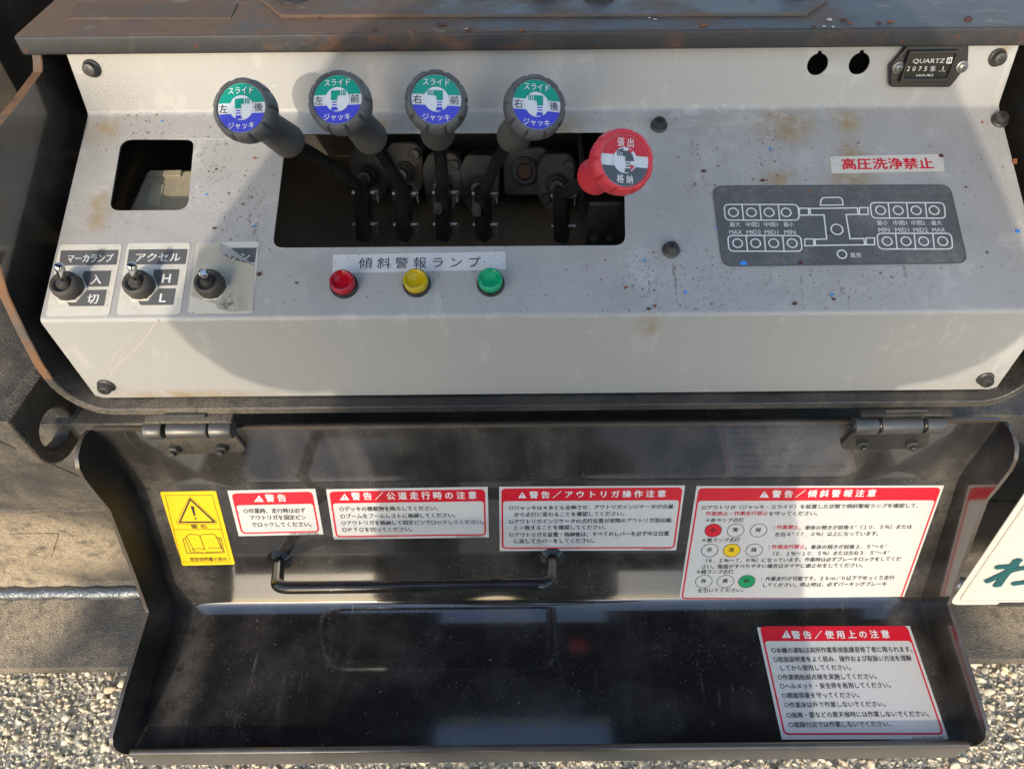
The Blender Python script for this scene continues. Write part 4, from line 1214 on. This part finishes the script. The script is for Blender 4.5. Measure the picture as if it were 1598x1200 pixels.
# ------------------------------------------------------------------ hinges
def hinge(kn, leaf, bolts, label):
    yb = (kn[0][2] + kn[0][3]) / 2
    base = COV1.hit(kn[1][0], yb, .0085)
    t = thing('hinge', base, label, 'hinge', 'cover hinges')
    for i, (x0, x1, y0, y1) in enumerate(kn):
        a = COV1.hit(x0 + 1, (y0 + y1) / 2, .0085); b_ = COV1.hit(x1 - 1, (y0 + y1) / 2, .0085)
        a = Vector((a.x, base.y, base.z)); b_ = Vector((b_.x, base.y, base.z))
        mb = MB(); r = .0078 if i != 1 else .0075
        L = (b_ - a).length
        mb.lathe([(0, 0), (r * .5, 0), (r * .55, .001), (r * .9, .0006), (r, .0014), (r, L - .0014), (r * .9, L - .0004), (r * .5, L - .0004), (0, L)], Matrix.Translation(a) @ Matrix.Rotation(R(90), 4, 'Y'), M_DULLSTEEL, 28)
        mb.build('knuckle', t, 40)
    mb = MB(); mb.flat([loop_px(COV1, leaf, .004)], COV1.at((0, 0), .0034), .0034, M_DULLSTEEL if False else M_FRAME, .0006)
    lf = mb.build('leaf', t, 40)
    for x, y in bolts:
        m = COV1.at(COV1.uv(x, y), .0034, random.uniform(0, 1))
        mb = MB(); mb.lathe([(.0055, 0), (.0055, .0045), (.0048, .0052), (.003, .0052)], m, M_SCREW, 6)
        mb.lathe([(.0029, .004), (.0029, .0085), (.0024, .009), (0, .009)], m, M_SCREW, 16)
        mb.build('nut', lf, 30)
    mb = MB()
    a = COV1.hit(kn[0][0] + 5, 650); b_ = COV1.hit(kn[2][1], 650)
    mb.box((b_.x - a.x, .016, .003), Matrix.Translation(Vector(((a.x + b_.x) / 2, base.y + .0085, CAM_Z - .4735))), M_FRAME, .0006)
    a = COV1.hit(kn[1][0] + 1, 650); b_ = COV1.hit(kn[1][1] - 1, 650)
    mb.box((b_.x - a.x, .003, .012), Matrix.Translation(Vector(((a.x + b_.x) / 2, base.y + .0052, base.z + .0078))), M_DULLSTEEL, .0006)
    mb.build('upper_leaf', t, 40)
hinge([(226, 258, 659, 683), (260, 327, 655, 682), (328, 366, 659, 682)], [(262, 705), (378, 701), (385, 696), (366, 672), (247, 674), (250, 695)], [(275, 694), (349, 692)], 'steel hinge with two nuts at the left end of the cover')
hinge([(1329, 1369, 650, 677), (1371, 1438, 649, 675), (1440, 1473, 650, 676)], [(1314, 697), (1436, 696), (1447, 688), (1450, 664), (1333, 664), (1311, 690)], [(1343, 685), (1419, 685)], 'steel hinge with two nuts at the right end of the cover')

# ------------------------------------------------------------------ number plate
npl = Plane((.370, .772), (.388, .584))
c0 = npl.uv(1481, 944)
PWD, PH = .44, .22
npt = thing('number_plate', npl.at((c0.x + PWD / 2, c0.y)).translation, 'white number plate with a green character beside the right cover corner', 'number plate')
loop = round_poly([(c0.x, c0.y), (c0.x + PWD, c0.y), (c0.x + PWD, c0.y + PH), (c0.x, c0.y + PH)], .012)
mb = MB(); mb.flat([loop], npl.at((0, 0), .0), .0016, M_PLATE, .0005)
mb.build('plate_sheet', npt, 40)
ins = round_poly([(c0.x + .008, c0.y + .008), (c0.x + PWD - .008, c0.y + .008), (c0.x + PWD - .008, c0.y + PH - .008), (c0.x + .008, c0.y + PH - .008)], .010)
mb = MB(); mb.tube([npl.M @ Vector((x, y, .0002)) for x, y in ins + ins[:1]], .0016, M_PLATE, 8); mb.build('embossed_border', npt, 60)
mb = MB(); a = npl.uv(1541, 900); mb.text('わ', npl.at((0, 0), .0012), a.x, a.x + .058, npl.uv(1570, 893).y, .056, M_PLATEGREEN, .03, 4)
mb.build('plate_character', npt, 0)
mb = MB()
mb.box((.40, .010, .018), npl.at((c0.x + PWD / 2 + .035, c0.y + .002), -.008), M_FRAME, .001)
mb.box((.06, .10, .05), npl.at((c0.x + PWD / 2 + .035, c0.y + .07), -.030), M_FRAME, .002)
mb.build('plate_bracket', npt, 40)

# ------------------------------------------------------------------ chips and flakes that lie on things
def flake(pl, x, y, size, mat, name, label, group, h=None, seed=0):
    rr = random.Random(seed); c = pl.uv(x, y); b = bmesh.new()
    h = h or size * .16
    n = rr.randint(5, 7); a0 = rr.uniform(0, 6)
    lo, hi = [], []
    for k in range(n):
        a = a0 + 2 * math.pi * (k + rr.uniform(-.25, .25)) / n; r = size * .88 * rr.uniform(.45, 1.15)
        lo.append(b.verts.new((r * math.cos(a), r * .8 * math.sin(a), 0))); hi.append(b.verts.new((r * .85 * math.cos(a), r * .7 * math.sin(a), h * rr.uniform(.5, 1.2))))
    b.faces.new(lo[::-1]); b.faces.new(hi)
    for k in range(n): b.faces.new((lo[k], lo[(k + 1) % n], hi[(k + 1) % n], hi[k]))
    mb = MB(); mb.addbm(b, Matrix(), mat)
    o = mb.build(name, None, 20)
    o.matrix_world = pl.at(c, .0007)
    tag(o, label, 'flake', group)
for i, (x, y, s) in enumerate(((1159, 411, .0042), (1069, 457, .0024), (1298, 460, .0022), (1588, 362, .0026), (1005, 408, .0019), (1202, 234, .0018), (398, 354, .0016), (254, 190, .0014), (322, 305, .0018), (1223, 413, .0014), (1117, 356, .0014))):
    flake(MAIN, x, y, s, M_FLAKEBLUE, 'paint_flake', 'tiny bright blue paint flake lying on the grey panel', 'blue paint flakes on the panel', .0006, i)
for i, (x, y, s) in enumerate(((1582, 252, .0045), (405, 429, .0038), (1240, 475, .0030), (976, 449, .0022), (463, 442, .0018), (1300, 467, .0020), (1022, 478, .0022), (1012, 482, .0024), (1248, 411, .0026), (1262, 300, .0022), (1190, 283, .0030), (1540, 395, .0020), (399, 248, .0020), (338, 265, .0022), (335, 357, .0020), (1020, 395, .0016), (1468, 244, .0026), (1098, 268, .0030), (380, 320, .0018), (1293, 365, .0019), (1507, 293, .0018), (1532, 192, .0020))):
    flake(MAIN, x, y, s, M_FLAKERUST if i % 3 == 0 else M_FLAKEDARK, 'rust_flake', 'small brown rust flake lying on the grey panel', 'rust flakes on the panel', None, 50 + i)
for i, (x, y, s) in enumerate(((690, 40, .0055), (1098, 41, .0050), (1318, 33, .0040), (1326, 38, .0035), (1372, 38, .0034), (1390, 36, .0038), (585, 49, .0035), (645, 48, .0030), (730, 49, .0028), (775, 50, .0026), (1510, 32, .0060), (1102, 42, .0030), (1270, 44, .0030), (815, 50, .0030))):
    flake(TOP, x, y, s, M_FLAKERUST if i % 2 else M_FLAKEDARK, 'rust_flake', 'rust flake lying on the top plate edge above the panel', 'rust flakes on the top plate', None, 90 + i)
for i, (x, y, s) in enumerate(((842, 18, .0024), (860, 17, .0018), (893, 20, .0022), (1294, 33, .0034), (728, 47, .0018), (488, 23, .0022), (1285, 43, .0022), (1022, 32, .0022), (1300, 44, .0025), (736, 11, .0015), (1013, 30, .0018))):
    flake(TOP, x, y, s, M_FLAKEPALE, 'paint_chip', 'pale grit chip lying on the top plate above the panel', 'pale chips on the top plate', None, 130 + i)

# ------------------------------------------------------------------ unseen boxes added overhead to block the sky mirrored in the tray
wp = thing('sky_blocker', Vector((0, .95, 1.75)), 'unseen dark boxes added overhead to block the sky mirrored in the glossy tray', 'blocker')
mb = MB()
mb.box((2.3, .30, .10), Matrix.Translation((0, .455 + .15, 1.85)), M_FRAME, .01)
mb.box((.85, .26, .12), Matrix.Translation((-.30 - .425, .33, 1.84)), M_FRAME, .01)
mb.box((.69, .26, .12), Matrix.Translation((.16 + .345, .33, 1.84)), M_FRAME, .01)
mb.build('blocker_boxes', wp, 40)

# ------------------------------------------------------------------ the photographer (behind the lens: casts the shadow, mirrored in the tray)
def skinned(chain, links, root=0, sub=2):
    me = bpy.data.meshes.new('t')
    me.from_pydata([c[0] for c in chain], links, [])
    o = bpy.data.objects.new('t', me); COL.objects.link(o)
    sk = o.modifiers.new('skin', 'SKIN'); sk.use_smooth_shade = True
    for i, c in enumerate(chain):
        r = c[1][::-1] if isinstance(c[1], tuple) else (c[1], c[1])
        me.skin_vertices[0].data[i].radius = r
        me.skin_vertices[0].data[i].use_root = (i == root)
    ss = o.modifiers.new('sub', 'SUBSURF'); ss.levels = ss.render_levels = sub
    bpy.context.view_layer.update()
    dg = bpy.context.evaluated_depsgraph_get()
    out = bpy.data.meshes.new_from_object(o.evaluated_get(dg), depsgraph=dg)
    bpy.data.objects.remove(o); bpy.data.meshes.remove(me)
    out.materials.clear()
    return out

BX = -.125
ph_c = EYE - W0 * .0075 - CR * .03
eL, eR = ph_c - CR * .080, ph_c + CR * .080
J = [((BX + .02, -.30, .85), (.255, .14)), ((BX - .01, -.30, 1.015), (.185, .13)), ((BX + .025, -.29, 1.13), (.300, .14)), ((BX, -.285, 1.355), (.12, .08)),
     ((BX, -.270, 1.44), (.058, .058)), ((BX, -.235, 1.50), (.070, .078)), ((BX, -.215, 1.565), (.078, .092)), ((BX, -.215, 1.625), (.062, .075)),
     ((BX - .190, -.29, 1.320), .088), ((BX - .250, -.245, 1.115), .082), ((eL.x - .055, -.085, 1.195), .040), ((eL.x - .020, -.040, eL.z - .02), (.030, .018)),
     ((BX + .195, -.29, 1.320), .088), ((BX + .285, -.245, 1.115), .082), ((eR.x + .055, -.085, 1.195), .040), ((eR.x + .020, -.040, eR.z - .02), (.030, .018)),
     ((BX - .10, -.30, .72), .14), ((BX - .105, -.275, .45), .075), ((BX - .11, -.31, .10), .050), ((BX - .115, -.20, .045), .042),
     ((BX + .16, -.30, .72), .14), ((BX + .150, -.275, .45), .075), ((BX + .15, -.31, .10), .050), ((BX + .155, -.20, .045), .042)]
LK = [(0, 1), (1, 2), (2, 3), (3, 4), (4, 5), (5, 6), (6, 7), (3, 8), (8, 9), (9, 10), (10, 11), (3, 12), (12, 13), (13, 14), (14, 15), (0, 16), (16, 17), (17, 18), (18, 19), (0, 20), (20, 21), (21, 22), (22, 23)]
per = thing('person', (BX, -.30, 0), 'person in dark work clothes whose shadow falls over the middle of the panel', 'person')
mb = MB()
mb.add(skinned(J, LK), Matrix(), M_CLOTH)
for f in mb.bm.faces: f.smooth = True
sk_i, tr_i, sh_i = mb.mi(M_SKIN), mb.mi(M_TROUSER), mb.mi(M_SHOE)
for f in mb.bm.faces:
    c = f.calc_center_median()
    if c.z > 1.43 or (c.y > -.075 and c.z > 1.0): f.material_index = sk_i
    elif c.z < .085: f.material_index = sh_i
    elif c.z < .86: f.material_index = tr_i
# fingers curl round the ends of the phone, thumbs lie on its screen side
for s, e in ((-1, eL), (1, eR)):
    palm = Vector((e.x + s * .020, -.040, e.z - .02))
    for k, ln in enumerate((.050, .056, .052, .042)):
        off = CD * (-.026 + .017 * k)
        p0 = palm + off * .6; p1 = e + CR * s * .010 + off; p2 = e + CR * s * .006 + off + W0 * .012; p3 = e - CR * s * (ln * .30) + off + W0 * .0125
        mb.add(skinned([(tuple(p0), .009), (tuple(p1), .0088), (tuple(p2), .0082), (tuple(p3), .0068)], [(0, 1), (1, 2), (2, 3)]), Matrix(), M_SKIN)
    p0 = palm - CD * .01; p1 = e + CR * s * .004 - W0 * .018 - CD * .012; p2 = e - CR * s * .026 - W0 * .014 - CD * .006
    mb.add(skinned([(tuple(p0), .011), (tuple(p1), .0095), (tuple(p2), .008)], [(0, 1), (1, 2)]), Matrix(), M_SKIN)
# face
hc = Vector((BX, -.222, 1.558))
for sx in (-1, 1):
    mb.lathe([(0, .006), (.009, .004), (.012, 0), (.009, -.004), (0, -.006)], Matrix.Translation(hc + Vector((sx * .078, -.012, .0))) @ Matrix.Rotation(R(90), 4, 'Y') @ Matrix.Scale(1.9, 4, (1, 0, 0)), M_SKIN, 14)
mb.build('body', per, 60)
mb = MB()
mb.lathe([(0, .088), (.045, .078), (.076, .045), (.088, .005), (.086, -.025), (.076, -.045)], Matrix.Translation(hc + Vector((0, -.012, .030))) @ Matrix.Rotation(R(28), 4, 'X') @ Matrix.Scale(1.12, 4, (0, 1, 0)), M_HAIR, 32)
mb.build('hair', per, 60)
pm = Matrix((CR, -CD, -W0)).transposed().to_4x4(); pm.translation = ph_c
mb = MB(); mb.box((.160, .075, .008), pm @ Matrix.Translation((0, .022, 0)), M_PHONE, .003, 3)
o = mb.build('phone', None, 40)
tag(o, 'black phone held level in both hands of the person behind the lens', 'phone')
